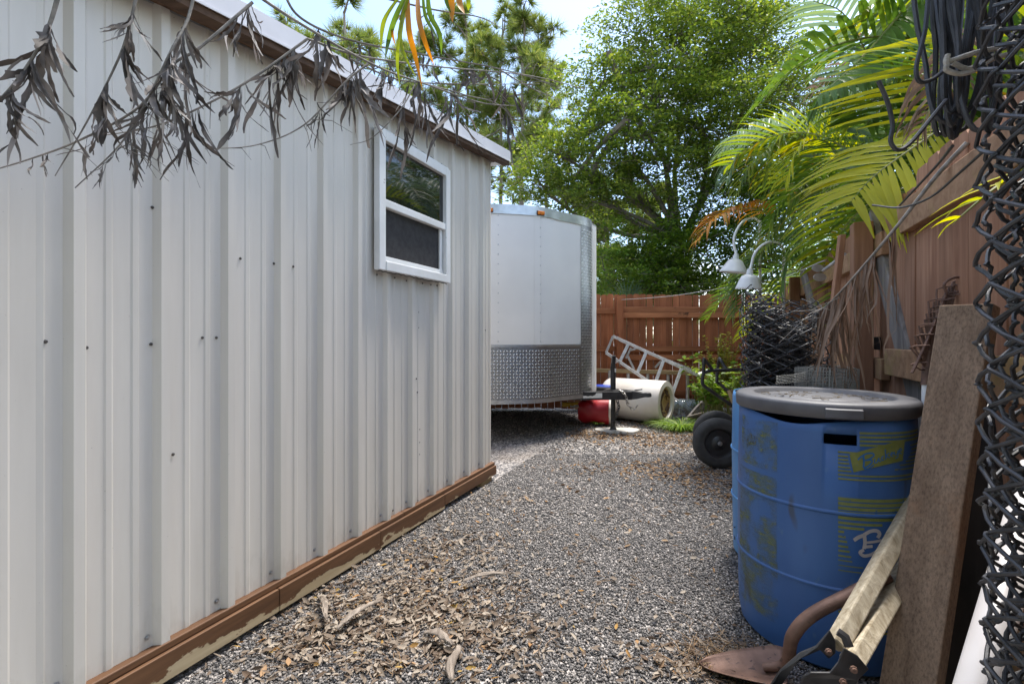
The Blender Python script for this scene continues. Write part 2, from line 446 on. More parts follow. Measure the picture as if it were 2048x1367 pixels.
M['grey_cord'] = plain('grey_line', (0.55, 0.54, 0.52), (0.42, 0.41, 0.40), 60, 0.8)
M['galv'] = plain('galvanised_wire', (0.36, 0.37, 0.36), (0.24, 0.24, 0.23), 30, 0.5, 0.7, 0.05)
M['paper'] = plain('white_litter', (0.75, 0.75, 0.73), (0.6, 0.6, 0.57), 12, 0.8)
def rust_mat():
    m, nt, b = new_mat('rusty_steel')
    v = vec_for(nt, (1, 1, .35)); v2 = vec_for(nt)
    col = ramp(nt, noise(nt, vec_for(nt, (22, 22, 1.2)), 1.0, 4, .65), [(.3, (.16, .108, .073)), (.7, (.275, .195, .135))])
    f = ramp(nt, noise(nt, v, 190, 3, .7), [(.34, (.62, .62, .62)), (.5, (1, 1, 1)), (.68, (1.2, 1.18, 1.16))])
    col = mixc(nt, 1.0, col, f, 'MULTIPLY')
    k = ramp(nt, noise(nt, v2, 4, 5, .65), [(.55, (0, 0, 0)), (.72, (.6, .6, .6))])
    col = mixc(nt, k, col, (.25, .125, .06))
    nt.links.new(col, b.inputs['Base Color']); b.inputs['Roughness'].default_value = .88; b.inputs['Specular IOR Level'].default_value = .2
    bump(nt, b, noise(nt, v, 150, 3, .7), .6, .003)
    return m
M['rust'] = rust_mat()
M['jug'] = plain('clear_jug', (0.42, 0.52, 0.55), (0.5, 0.58, 0.6), 4, 0.06, bmp=0.02)
M['jug'].node_tree.nodes['Principled BSDF'].inputs['Transmission Weight'].default_value = 0.85
def worn_mat():
    m, nt, b = new_mat('worn_olive_label')
    v = vec_for(nt, (6, 6, 26)); v2 = vec_for(nt)
    f = noise(nt, v2, 11, 5, 0.7); s = noise(nt, v, 3.0, 4, 0.6, 1.0)
    b.inputs['Base Color'].default_value = (0.155, 0.185, 0.06, 1); b.inputs['Roughness'].default_value = 0.6
    a = math_n(nt, 'MULTIPLY', ramp(nt, f, [(0.40, (0, 0, 0)), (0.62, (1, 1, 1))]), ramp(nt, s, [(0.35, (0.15, 0.15, 0.15)), (0.6, (1, 1, 1))]))
    nt.links.new(math_n(nt, 'MULTIPLY', a, 0.8), b.inputs['Alpha'])
    return m
M['worn_print'] = worn_mat()

def ground_mat():
    m, nt, b = new_mat('gravel_ground')
    v = vec_for(nt)
    vo = nt.nodes.new('ShaderNodeTexVoronoi'); vo.inputs['Scale'].default_value = 75; nt.links.new(v, vo.inputs['Vector'])
    sx = nt.nodes.new('ShaderNodeSeparateColor'); nt.links.new(vo.outputs['Color'], sx.inputs[0])
    col = ramp(nt, sx.outputs[0], [(0.0, (0.04, 0.04, 0.042)), (0.4, (0.14, 0.135, 0.135)), (0.7, (0.30, 0.275, 0.26)), (1.0, (0.58, 0.53, 0.49))])
    big = noise(nt, v, 1.4, 5, 0.6)
    col = mixc(nt, math_n(nt, 'MULTIPLY', ramp(nt, big, [(0.45, (0, 0, 0)), (0.7, (1, 1, 1))]), 0.5), col, (0.17, 0.12, 0.075))
    nt.links.new(col, b.inputs['Base Color']); b.inputs['Roughness'].default_value = 0.9
    bump(nt, b, vo.outputs['Distance'], 0.8, 0.012)
    return m
M['ground'] = ground_mat()
def stone_mat():
    m, nt, b = new_mat('gravel_stone')
    geo = nt.nodes.new('ShaderNodeNewGeometry')
    col = ramp(nt, geo.outputs['Random Per Island'], [(0.0, (0.055, 0.053, 0.053)), (0.28, (0.10, 0.096, 0.094)), (0.5, (0.15, 0.142, 0.137)), (0.72, (0.215, 0.199, 0.188)), (0.9, (0.30, 0.274, 0.254)), (1.0, (0.48, 0.44, 0.41))])
    nt.links.new(col, b.inputs['Base Color']); b.inputs['Roughness'].default_value = 0.8
    b.inputs['Specular IOR Level'].default_value = 0.3
    return m
M['stone'] = stone_mat()
M['litter'] = leafy('dry_leaf_litter', [(0.0, (0.10, 0.062, 0.038)), (0.35, (0.165, 0.128, 0.095)), (0.7, (0.275, 0.225, 0.175)), (0.94, (0.38, 0.325, 0.26)), (0.975, (0.30, 0.15, 0.045)), (1.0, (0.36, 0.25, 0.07))], 0.75, 0.12)
M['litter_brown'] = leafy('brown_leaf_litter', [(0.0, (0.12, 0.07, 0.035)), (0.5, (0.21, 0.135, 0.075)), (0.85, (0.31, 0.21, 0.12)), (1.0, (0.34, 0.18, 0.06))], 0.75, 0.12)
M['sheath'] = plain('pale_palm_sheath', (0.30, 0.25, 0.205), (0.15, 0.12, 0.095), 14, 0.8, bmp=0.5, stretch=(4, 1, 1))
M['dead_leaf'] = leafy('dead_grey_leaf', [(0.0, (0.024, 0.020, 0.018)), (0.5, (0.050, 0.042, 0.036)), (0.85, (0.10, 0.086, 0.074)), (1.0, (0.32, 0.29, 0.27))], 0.7, 0.12, bigvar=((0.32, 0.295, 0.28), 13, 0.5))
M['dead_stem'] = plain('dead_grey_stem', (0.16, 0.145, 0.125), (0.30, 0.27, 0.235), 30, 0.8, bmp=0.4)
M['dead_brown'] = leafy('dead_brown_leaf', [(0.0, (0.10, 0.062, 0.042)), (0.6, (0.21, 0.145, 0.10)), (1.0, (0.40, 0.32, 0.25))], 0.7, 0.15)
M['palm_green'] = leafy('palm_green', [(0.0, (0.045, 0.10, 0.018)), (0.5, (0.085, 0.165, 0.025)), (1.0, (0.15, 0.235, 0.035))], 0.38, 0.38)
M['palm_yellow'] = leafy('palm_yellow', [(0.0, (0.26, 0.31, 0.02)), (0.5, (0.42, 0.43, 0.022)), (0.9, (0.52, 0.46, 0.02)), (1.0, (0.48, 0.28, 0.02))], 0.4, 0.5)
M['palm_mixed'] = leafy('palm_yellow_green', [(0.0, (0.08, 0.15, 0.025)), (0.5, (0.16, 0.23, 0.028)), (0.85, (0.28, 0.31, 0.03)), (1.0, (0.36, 0.23, 0.025))], 0.4, 0.4)
M['palm_orange'] = leafy('palm_orange', [(0.0, (0.30, 0.11, 0.02)), (0.5, (0.45, 0.20, 0.03)), (1.0, (0.40, 0.30, 0.04))], 0.45, 0.4)
M['palm_grey'] = leafy('palm_silver_green', [(0.0, (0.09, 0.15, 0.08)), (0.6, (0.15, 0.22, 0.13)), (1.0, (0.20, 0.28, 0.10))], 0.4, 0.35)
M['palm_stem'] = plain('palm_stem', (0.17, 0.20, 0.05), (0.28, 0.27, 0.09), 10, 0.5, bmp=0.1)
M['palm_trunk'] = plain('palm_trunk', (0.20, 0.18, 0.14), (0.30, 0.28, 0.22), 9, 0.85, bmp=0.5, stretch=(1, 1, 5))
M['tree_leaf'] = leafy('broad_leaf', [(0.0, (0.055, 0.10, 0.018)), (0.45, (0.105, 0.165, 0.026)), (0.8, (0.165, 0.225, 0.036)), (1.0, (0.25, 0.29, 0.05))], 0.42, 0.52)
M['shade_leaf'] = leafy('dark_leaf', [(0.0, (0.035, 0.075, 0.012)), (0.5, (0.07, 0.13, 0.016)), (0.9, (0.12, 0.195, 0.022)), (1.0, (0.19, 0.27, 0.03))], 0.42, 0.45)
M['weed'] = leafy('weed_leaf', [(0.0, (0.07, 0.15, 0.02)), (0.5, (0.14, 0.25, 0.035)), (1.0, (0.26, 0.34, 0.06))], 0.5, 0.4)
M['weed_yellow'] = leafy('yellow_weed', [(0.0, (0.16, 0.20, 0.03)), (0.6, (0.26, 0.29, 0.045)), (1.0, (0.34, 0.30, 0.06))], 0.5, 0.4)
M['needle'] = leafy('pine_needle', [(0.0, (0.075, 0.12, 0.028)), (0.5, (0.14, 0.19, 0.042)), (0.9, (0.22, 0.265, 0.06)), (1.0, (0.27, 0.23, 0.08))], 0.5, 0.45)
M['pine_bark'] = plain('pine_bark', (0.20, 0.165, 0.135), (0.33, 0.285, 0.245), 6, 0.9, bmp=0.6, stretch=(1, 1, 0.4))
M['bark'] = plain('grey_bark', (0.12, 0.10, 0.075), (0.22, 0.19, 0.15), 8, 0.9, bmp=0.5, stretch=(1, 1, 0.5))
# ------------------------------------------------------------------ ground
def grid_ground():
    xs = np.concatenate([np.linspace(-600, -12, 14), np.linspace(-8, 9, 52), np.linspace(14, 600, 14)])
    ys = np.concatenate([np.linspace(-300, -8, 10), np.linspace(-4, 13, 52), np.linspace(18, 900, 16)])
    X, Y = np.meshgrid(xs, ys)
    Z = 0.012 * np.sin(X * 1.7 + 0.6) * np.sin(Y * 1.3) - 0.012
    far = (np.abs(X) > 9) | (Y > 13) | (Y < -4)
    Z[far] = -0.02
    V = np.stack([X, Y, Z], -1).reshape(-1, 3); nx = len(xs)
    F = [(j * nx + i, j * nx + i + 1, (j + 1) * nx + i + 1, (j + 1) * nx + i) for j in range(len(ys) - 1) for i in range(nx - 1)]
    return tag(np_mesh('ground', V, F, M['ground'], smooth=True), kind='structure')
grid_ground()
def ground_z(X, Y):
    return 0.012 * np.sin(X * 1.7 + 0.6) * np.sin(Y * 1.3) - 0.012

# ------------------------------------------------------------------ shed
QW = -1.72                                             # the siding's flat
T_NEAR, T_FAR = -1.4, 3.37
def wall_top(t): return 2.60 - 0.136 * (T_FAR - t)
shed = thing('metal_shed', 'white ribbed metal shed with a sloping roof and one small window', 'shed', W(T_FAR, QW, 0))
PITCH = 0.2286
RIB0 = 1.5 / 1.0
def rib_profile(t0, t1):
    "siding section between t0 and t1: (t, proud) pairs; a tall rib every 9 inches, two low ones between"
    pts = [(t0, 0.0)]
    k0 = int(math.floor((t0 - RIB_T) / PITCH)) - 1
    for k in range(k0, k0 + 40):
        c = RIB_T + k * PITCH
        for (dt, h) in ((-0.029, 0), (-0.0145, 0.0245), (0.0125, 0.0245), (0.025, 0)):
            pts.append((c + dt, h))
        for m in (0.345, 0.655):
            c2 = c + m * PITCH
            for (dt, h) in ((-0.012, 0), (-0.007, 0.0034), (0.007, 0.0034), (0.012, 0)):
                pts.append((c2 + dt, h))
    pts = [pts[0]] + [p for p in pts[1:] if t0 + 0.002 < p[0] < t1 - 0.002] + [(t1, 0.0)]
    return pts
RIB_T = (1737 / (1440 - 461) - 0.708) / 0.911 - 0.012
Z_SILL = 0.118
def siding(name, t0, t1, proud):
    g = G(); pr = rib_profile(t0, t1); V = []; F = []
    for (t, h) in pr:
        zt = wall_top(t)
        for z in (Z_SILL, 0.7, 1.4, zt - 0.004):
            V.append(W(t, QW + h + proud, z))
    for i in range(len(pr) - 1):
        for j in range(3):
            a = i * 4 + j
            F.append((a, a + 4, a + 5, a + 1))
    g.add(V, F)
    o = g.build(name, M['siding'], shed)
    s = o.modifiers.new('gauge', 'SOLIDIFY'); s.thickness = 0.0012
    return o
edges = [T_FAR - 0.012 - 0.9144 * k for k in range(6)]
edges = [e for e in edges if e > T_NEAR] + [T_NEAR]
for i in range(len(edges) - 1):
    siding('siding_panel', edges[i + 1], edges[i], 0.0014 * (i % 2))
# far end wall and the other walls
WID = 3.4
g = G(); V = []; F = []
n = 60
for i in range(n + 1):
    q = QW - WID * i / n
    h = 0.02 if i % 4 == 2 else 0.0
    V += [W(T_FAR + h, q, Z_SILL), W(T_FAR + h, q, wall_top(T_FAR) - 0.01)]
for i in range(n): F.append((2 * i, 2 * i + 1, 2 * i + 3, 2 * i + 2))
g.add(V, F).build('end_wall', M['siding'], shed)
G().wbox(T_NEAR, T_FAR - 0.03, QW - WID, QW - WID + 0.04, 0.1, 2.0).build('rear_wall', M['siding'], shed)
G().wbox(T_NEAR - 0.04, T_NEAR, QW - WID, QW, 0.1, 1.9).build('near_wall', M['siding'], shed)
# corner trim
g = G()
g.wbox(T_FAR - 0.022, T_FAR + 0.004, QW - 0.001, QW + 0.0035, 0.12, wall_top(T_FAR) - 0.004)
g.build('corner_trim', M['siding'], shed)
# roof: metal rake trim, wooden underside, white soffit at the high end
OV = 0.12; T_END = 3.505
def sloped(t0, t1, q0, q1, d0, d1):
    V = []
    for t in (t0, t1):
        for q in (q0, q1):
            for d in (d0, d1):
                V.append(W(t, q, wall_top(t) + d))
    F = [(0, 1, 3, 2), (4, 6, 7, 5), (0, 4, 5, 1), (2, 3, 7, 6), (0, 2, 6, 4), (1, 5, 7, 3)]
    return G().add(V, F)
roof = sloped(T_NEAR - 0.15, T_END - 0.004, QW - WID - 0.1, QW + OV - 0.006, 0.074, 0.088).build('roof', M['fascia_metal'], shed)
rt = sloped(T_NEAR - 0.15, T_END, QW + OV - 0.004, QW + OV + 0.001, 0.004, 0.090).build('rake_trim', M['fascia_metal'], shed)
sloped(T_NEAR - 0.15, T_END, QW + OV + 0.0012, QW + OV + 0.006, 0.000, 0.008).build('drip_edge', M['fascia_metal'], rt)
sloped(T_NEAR - 0.15, T_END - 0.006, QW + 0.062, QW + OV - 0.005, -0.026, 0.05).build('rake_board', M['soffit_wood'], shed, bevel=0.002)
sloped(T_NEAR - 0.15, T_FAR + 0.01, QW + 0.022, QW + 0.061, -0.012, 0.04).build('soffit_board', M['soffit_wood'], shed, bevel=0.002)
sloped(T_FAR + 0.012, T_END - 0.012, QW - WID, QW + 0.058, -0.012, 0.03).build('end_soffit', M['white_trim'], shed)
sloped(T_END - 0.010, T_END + 0.004, QW - WID, QW + OV - 0.008, -0.005, 0.092).build('end_fascia', M['fascia_metal'], shed)
# skirt boards under the siding
SK = []
cuts = [T_NEAR, 0.15, 1.35, 1.98, 2.62, T_FAR + 0.03]
for a, b_ in zip(cuts[:-1], cuts[1:]):
    o = G().wbox(a + 0.0015, b_ - 0.0015, QW - 0.03, QW + 0.042 + rnd.uniform(0, .003), 0.008 if b_ < 3 else 0.03, 0.102).build('skirt_board', M['skirt'], shed, bevel=0.003)
for a, b_ in zip([T_NEAR, 0.7, 2.2], [0.7, 2.2, T_FAR + 0.025]):
    G().wbox(a + 0.001, b_ - 0.001, QW - 0.03, QW + 0.031, 0.104, 0.128).build('sill_strip', M['skirt'], shed, bevel=0.004)
G().wbox(T_FAR - 0.2, T_FAR - 0.02, QW - 0.02, QW + 0.025, -0.02, 0.03).build('sill_block', M['new_wood'], shed, bevel=0.003)
G().wbox(T_FAR + 0.005, T_FAR + 0.03, QW - WID, QW - 0.031, 0.02, 0.12).build('end_skirt', M['skirt'], shed)

# screws in the siding: sill row beside each tall rib, a few field screws, tight rows at the panel lap
def screw_mesh(r, mat):
    g = G(); g.lathe([(r * 1.7, 0), (r * 1.7, 0.0012), (r, 0.0013), (r, 0.004), (r * 0.7, 0.005), (0.0001, 0.005)], (0, 0, 0), (1, 0, 0), n=6)
    me = bpy.data.meshes.new('screw'); me.from_pydata(g.V, [], g.F); me.materials.append(mat); return me
SCREW, FLECK = screw_mesh(0.0055, M['zinc']), screw_mesh(0.0034, M['dark_fleck'])
def screw(t, z, me=None, d=0.0):
    place(me or SCREW, 'screw', None, shed, (QV, DV, Vector((0, 0, 1))), W(t, QW + 0.0018 + d, z))
for k in range(-8, 14):
    t = RIB_T + k * PITCH - 0.045
    if 0.2 < t < T_FAR - 0.05: screw(t, 0.165)
def wall_at(x, y):
    "t, z on the siding at a photo pixel"
    d = FPX * 1.72 / cos(PHI) / (1440 - x)
    return (d - 1.72 * sin(PHI)) / cos(PHI), CAM_H - (y - HORIZON) / FPX * d
for (x, y) in ((90, 683), (172, 695), (301, 688), (404, 675), (432, 675), (480, 517), (547, 527), (586, 533), (345, 908), (304, 415),
               (836, 624), (832, 757), (834, 784), (838, 858), (838, 884), (838, 908), (818, 624), (818, 683), (818, 708), (836, 655),
               (970, 660), (968, 547), (967, 465), (938, 658), (908, 300), (968, 748), (785, 1020), (766, 1033), (826, 1001), (835, 1000)):
    t, z = wall_at(x, y); screw(t, z, FLECK, 0.0 if x != 345 else 0.001)
for t in np.arange(1.99, 2.66, 0.085):
    screw(t + rnd.uniform(-.02, .02), 2.292 + rnd.uniform(0, .008), FLECK, 0.006); screw(t + rnd.uniform(-.02, .02), 1.496 + rnd.uniform(-.006, 0), FLECK, 0.006)

# window
WT0, WT1, WZ0, WZ1 = 1.945, 2.655, 1.515, 2.275
win = G().wbox(WT0 + .02, WT1 - .02, QW - 0.06, QW - 0.002, WZ0 + .02, WZ1 - .02).build('window', M['rubber_seal'], shed)
def bar(name, t0, t1, z0, z1, q0, q1, mat='white_trim', par=None, bv=0.004):
    q0, q1 = q0 + 0.026, q1 + 0.026
    return G().wbox(t0, t1, QW + q0, QW + q1, z0, z1).build(name, M[mat], par or win, bevel=bv)
fw = 0.052
bar('window_jamb', WT0, WT0 + fw, WZ0, WZ1, -0.0, 0.040)
bar('window_jamb', WT1 - fw, WT1, WZ0, WZ1, -0.0, 0.040)
bar('window_head', WT0 + fw, WT1 - fw, WZ1 - fw, WZ1, -0.0, 0.039)
bar('window_sill', WT0 + fw, WT1 - fw, WZ0, WZ0 + fw, -0.0, 0.044)
zm = 1.885
bar('meeting_rail', WT0 + fw, WT1 - fw, zm - 0.022, zm + 0.022, 0.0, 0.034)
bar('window_glass', WT0 + fw, WT1 - fw, zm + 0.022, WZ1 - fw, 0.004, 0.012, 'glass', bv=0)
bar('lower_sash', WT0 + fw, WT0 + fw + 0.012, WZ0 + fw, zm - 0.022, 0.002, 0.018)
bar('lower_sash', WT1 - fw - 0.04, WT1 - fw - 0.012, WZ0 + fw, zm - 0.022, 0.002, 0.016)
bar('lower_sash', WT0 + fw + 0.012, WT1 - fw - 0.04, WZ0 + fw, WZ0 + fw + 0.032, 0.002, 0.016)
bar('insect_screen', WT0 + fw, WT1 - fw, WZ0 + fw, zm - 0.022, -0.004, 0.0015, 'screen', bv=0)
bar('window_flange', WT0 - 0.004, WT1 + 0.004, WZ1 + 0.001, WZ1 + 0.020, 0.001, 0.022, 'white_trim', bv=0.001)
G().tube([W(WT0 + 0.01 + i * 0.02, QW + 0.044, WZ1 + 0.021 + rnd.uniform(-.003, .004)) for i in range(35)], 0.0022, 5).build('caulk_line', M['rubber_seal'], win)
G().tube([W(WT0 + 0.005 + i * 0.02, QW + 0.05, WZ0 - 0.003 + rnd.uniform(-.005, .003)) for i in range(35)], 0.0026, 5).build('caulk_line', M['rubber_seal'], win)
bar('latch', WT1 - fw - 0.03, WT1 - fw - 0.018, WZ0 + fw + 0.005, WZ0 + fw + 0.03, 0.0165, 0.021, 'white_trim', bv=0.001)

# ------------------------------------------------------------------ fences
def picket_mesh(w, h, th, ear):
    g = G()
    out = [(-w / 2, 0), (w / 2, 0), (w / 2, h - ear), (w / 2 - ear * 0.8, h), (-w / 2 + ear * 0.8, h), (-w / 2, h - ear)]
    g.prism([Vector((x, 0, z)) for (x, z) in out], (0, th, 0))
    me = bpy.data.meshes.new('picket'); me.from_pydata(g.V, [], g.F)
    return me
BZ = 7.42
back = thing('back_fence', 'red-brown wooden privacy fence across the far end behind the ladder', 'fence', (1.7, BZ, 0))
pm = [picket_mesh(0.098 + 0.001 * k, 1.83, 0.017, 0.022) for k in range(4)]
for m_ in pm: m_.materials.append(M['back_fence'])
x = -3.4; i = 0
while x < 4.42:
    place(pm[i % 4], 'picket', None, back, (Vector((1, 0, rnd.uniform(-.006, .006))), Vector((0, 1, 0)), Vector((rnd.uniform(-.006, .006), 0, 1))),
          (x, BZ + rnd.uniform(-.004, .004), 0.015 + rnd.uniform(-.012, .012)))
    x += 0.1055 + rnd.uniform(-.0015, .0025); i += 1
def rail(g0, name, mat, par): return g0.build(name, M[mat], par, bevel=0.004)
pxp = (1240 - 1024) / FPX * 7.3
for (a, b_, z0, z1) in ((pxp + .06, 4.3, 1.557, 1.645), (pxp + .06, 4.3, 1.468, 1.554), (-3.3, pxp - .055, 1.535, 1.62),
                        (-3.3, 4.3, 0.93, 1.015), (pxp + .08, 4.3, 0.79, 0.875), (-3.3, 4.3, 0.22, 0.30)):
    rail(G().box((a, BZ - 0.045, z0), (b_, BZ - 0.008, z1)), 'rail', 'back_rail', back)
for px in (1240, 850, 1560):
    X = (px - 1024) / FPX * 7.3
    G().box((X - .052, BZ - 0.135, 0), (X + .052, BZ - 0.047, 1.80)).build('post', M['back_fence'], back, bevel=0.005)

QF = 0.80
side = thing('side_fence', 'faded brown wooden privacy fence running along the right side', 'fence', W(3.5, QF, 0))
sp_ = [picket_mesh(0.1165 + 0.001 * k, 1.86, 0.018, 0.02) for k in range(4)]
for m_ in sp_: m_.materials.append(M['side_fence'])
t = 0.5; i = 0
while t < 8.35:
    zz = 0.035 if t < 2.6 else -0.03
    place(sp_[i % 4], 'picket', None, side, (DV, QV, Vector((0, 0, 1))), W(t, QF + rnd.uniform(-.002, .003), zz + rnd.uniform(-.01, .01)))
    t += 0.1205 + rnd.uniform(-.001, .0035); i += 1
for (t0, t1, z0, z1) in ((0.4, 2.9, 1.632, 1.77), (2.95, 5.6, 1.58, 1.70), (5.62, 8.2, 1.56, 1.68), (0.4, 2.9, 0.965, 1.095), (2.95, 8.2, 0.93, 1.04), (0.4, 8.2, 0.2, 0.3)):
    rail(G().wbox(t0, t1, QF - 0.042, QF - 0.004, z0, z1), 'rail', 'side_rail', side)
for t in (3.10, 5.6, 0.3):
    G().wbox(t - .045, t + .045, QF - 0.135, QF - 0.046, 0, 1.78).build('post', M['side_fence'], side, bevel=0.005)

# ------------------------------------------------------------------ trailer
AX = QV.copy(); NRM = -DV                              # the trailer points across the path, its near side faces the camera
tip = Vector((1.0, 5.78, 0)); shoulder = Vector((0.27, 5.08, 0)); corner = Vector((-0.36, 4.97, 0))
ZB, ZT = 0.44, 2.585
trailer = thing('cargo_trailer', 'white enclosed cargo trailer with a tread-plate nose, parked behind the shed', 'trailer', (tip.x, tip.y, 0))
near = bez([corner + (-AX) * 0.35, corner, shoulder, Vector((0.57, 5.30, 0)), Vector((0.84, 5.50, 0)), Vector((0.955, 5.64, 0)), tip], 40)
def mirror(p):
    d = p - tip; a = d.dot(AX); b_ = d.dot(NRM)
    return tip + AX * a - NRM * b_
def curve_sheet(g, pts, z0, z1, proud=0.0, top=None):
    V = []; F = []
    for i, p in enumerate(pts):
        d = (pts[min(i + 1, len(pts) - 1)] - pts[max(i - 1, 0)]).normalized(); nn = Vector((d.y, -d.x, 0))
        q = p + nn * proud
        V += [Vector((q.x, q.y, z0)), Vector((q.x, q.y, z1))]
    for i in range(len(pts) - 1): F.append((2 * i, 2 * i + 2, 2 * i + 3, 2 * i + 1))
    g.add(V, F); return V
side_pts = [corner - AX * 3.6, corner - AX * 0.35]
def near_at(px): return min(range(1, 40), key=lambda k: abs(1024 + FPX * near[k].x / near[k].y - px))
i_sh = min(range(41), key=lambda k: (near[k] - shoulder).length)
i_strip = min(k for k in range(41) if 1024 + FPX * near[k].x / near[k].y > 1160)
g = G(); curve_sheet(g, near[:i_sh + 1], ZB + 0.40, ZT); g.build('front_panel', M['trailer_white'], trailer, smooth=True)
g = G(); curve_sheet(g, near[i_sh:], ZB + 0.40, ZT); g.build('front_panel', M['trailer_white'], trailer, smooth=True)
g = G(); curve_sheet(g, near[i_sh - 0:i_sh + 2], ZB + .42, ZT - .02, 0.003); g.build('seam_strip', M['trailer_white'], trailer)
g = G(); curve_sheet(g, side_pts, ZB, ZT); g.build('side_panel', M['trailer_white'], trailer)
far_ = [mirror(p) for p in near][::-1]
g = G(); curve_sheet(g, far_, ZB, ZT); g.build('front_panel', M['trailer_white'], trailer, smooth=True)
g = G(); curve_sheet(g, [mirror(p) for p in side_pts][::-1], ZB, ZT); g.build('side_panel', M['trailer_white'], trailer)
outline = side_pts + near[1:] + far_[1:-1] + [mirror(p) for p in side_pts][::-1]
g = G(); g.prism([Vector((p.x, p.y, ZT - 0.015)) for p in outline], (0, 0, 0.02)); g.build('roof', M['alu'], trailer)
g = G(); g.prism([Vector((p.x, p.y, ZB)) for p in outline], (0, 0, 0.03)); g.build('floor', M['black_paint'], trailer)
g = G(); curve_sheet(g, [outline[-1], outline[0]], ZB, ZT); g.build('rear_panel', M['trailer_white'], trailer)
g = G(); curve_sheet(g, near, ZT - 0.085, ZT + 0.012, 0.007); curve_sheet(g, near, ZT - 0.092, ZT - 0.080, 0.010); g.build('top_rail', M['alu'], trailer, smooth=True)
g = G(); curve_sheet(g, near, ZB - 0.012, ZB + 0.035, 0.008); g.build('bottom_rail', M['alu'], trailer, smooth=True)
STONE_T = 1.05
g = G(); curve_sheet(g, near[:i_strip + 1], ZB + 0.036, STONE_T, 0.004); gp = g.build('stone_guard', M['alu_plate_dim'], trailer, smooth=True)
g = G(); curve_sheet(g, near[:i_strip + 1], STONE_T - 0.004, STONE_T + 0.022, 0.008); g.build('guard_edge', M['alu'], trailer, smooth=True)
g = G(); curve_sheet(g, near[i_strip:], ZB + 0.036, ZT - 0.09, 0.005); ns = g.build('nose_plate', M['alu_plate_dim'], trailer, smooth=True)
g = G(); curve_sheet(g, near[-2:], ZB + .03, ZT - .095, 0.009); g.build('nose_edge', M['alu'], trailer, smooth=True)
# raised lugs of the tread plate
def lugs(pts, z0, z1, proud, name, parent):
    L = [0.0]
    for a, b_ in zip(pts[:-1], pts[1:]): L.append(L[-1] + (b_ - a).length)
    def at(s):
        k = max(i for i in range(len(L)) if L[i] <= s + 1e-9); k = min(k, len(pts) - 2)
        u = (s - L[k]) / (L[k + 1] - L[k]); d = (pts[k + 1] - pts[k]).normalized()
        return pts[k].lerp(pts[k + 1], u), d, Vector((d.y, -d.x, 0))
    V = []; F = []; pitch = 0.036; rows = int((z1 - z0) / pitch); cols = int(L[-1] / pitch)
    for r in range(rows):
        for c in range(cols):
            s = (c + 0.5) * pitch; z = z0 + (r + 0.5) * pitch
            p, d, nn = at(s)
            a = radians(45 if (r + c) % 2 else 135)
            u = d * cos(a) + Vector((0, 0, sin(a))); w = d * -sin(a) + Vector((0, 0, cos(a)))
            o = p + nn * proud; o.z = z; b = len(V)
            V += [o - u * .017, o - w * .0062, o + u * .017, o + w * .0062, o + nn * .0055 - u * .008, o + nn * .0055 + u * .008]
            F += [(b, b + 1, b + 4), (b + 1, b + 5, b + 4), (b + 1, b + 2, b + 5), (b + 2, b + 3, b + 5), (b + 3, b + 4, b + 5), (b + 3, b, b + 4)]
    tag(np_mesh(name, np.array([tuple(v) for v in V]), np.array(F), M['alu_lug_lit'], parent), kind='stuff')
lugs(near[:i_strip + 1], ZB + 0.04, STONE_T - 0.006, 0.0042, 'tread_lugs', gp)
lugs(near[i_strip:], ZB + 0.04, ZT - 0.09, 0.0052, 'tread_lugs', ns)
# rows of small screws
g = G()
def rivet_row(k, z0, z1, step, off=0.004):
    p = near[k]; d = (near[k + 1] - near[k - 1]).normalized(); nn = Vector((d.y, -d.x, 0))
    z = z0
    while z < z1:
        g.lathe([(0.007, 0), (0.005, 0.004), (0.0001, 0.005)], Vector((p.x, p.y, z)) + nn * off, nn, n=6); z += step
rivet_row(i_sh + 1, STONE_T + .06, ZT - .1, .105); rivet_row(near_at(990), STONE_T + .06, ZT - .1, .105)
tag(g.build('rivets', M['alu'], trailer), kind='stuff')
for k in (near_at(987), near_at(1078)):
    p = near[k]; d = (near[k + 1] - near[k - 1]).normalized(); nn = Vector((d.y, -d.x, 0))
    g = G(); g.obox(Vector((p.x, p.y, ZT - 0.06)) + nn * 0.025, d * 0.040, nn * 0.014, (0, 0, 0.019)); ml = g.build('marker_light', M['amber'], trailer, bevel=0.008)
    G().obox(Vector((p.x, p.y, ZT - 0.06)) + nn * 0.010, d * 0.046, nn * 0.003, (0, 0, 0.024)).build('light_base', M['black_plastic'], ml)
# tongue
ZG = 0.455
coup = tip + AX * 0.66
hinge = coup - AX * 0.16
for sgn, nm in ((1, 'near'), (-1, 'far')):
    back_p = coup - AX * 1.42 + NRM * sgn * 0.66
    g = G(); a = hinge + NRM * sgn * 0.03; g.beam((back_p.x, back_p.y, ZG), (a.x, a.y, ZG), 0.05, 0.10); tb = g.build('tongue_beam', M['black_paint'], trailer, bevel=0.005)
    if sgn == 1:
        d = (a - back_p).normalized(); nn = Vector((d.y, -d.x, 0)); c = back_p.lerp(a, 0.62)
        out = [(-.17, -.026), (.17, -.026), (.17, .034), (.10, .034), (.085, .012), (.05, -.004), (0.03, .003), (0.0, -.006), (-.03, .002), (-.06, -.001), (-.10, .010), (-.13, .006), (-.16, -.012)]
        G().prism([c + d * u + Vector((0, 0, ZG + w)) + nn * 0.0262 for u, w in out], nn * 0.001).build('torn_sticker', M['paper'], tb)
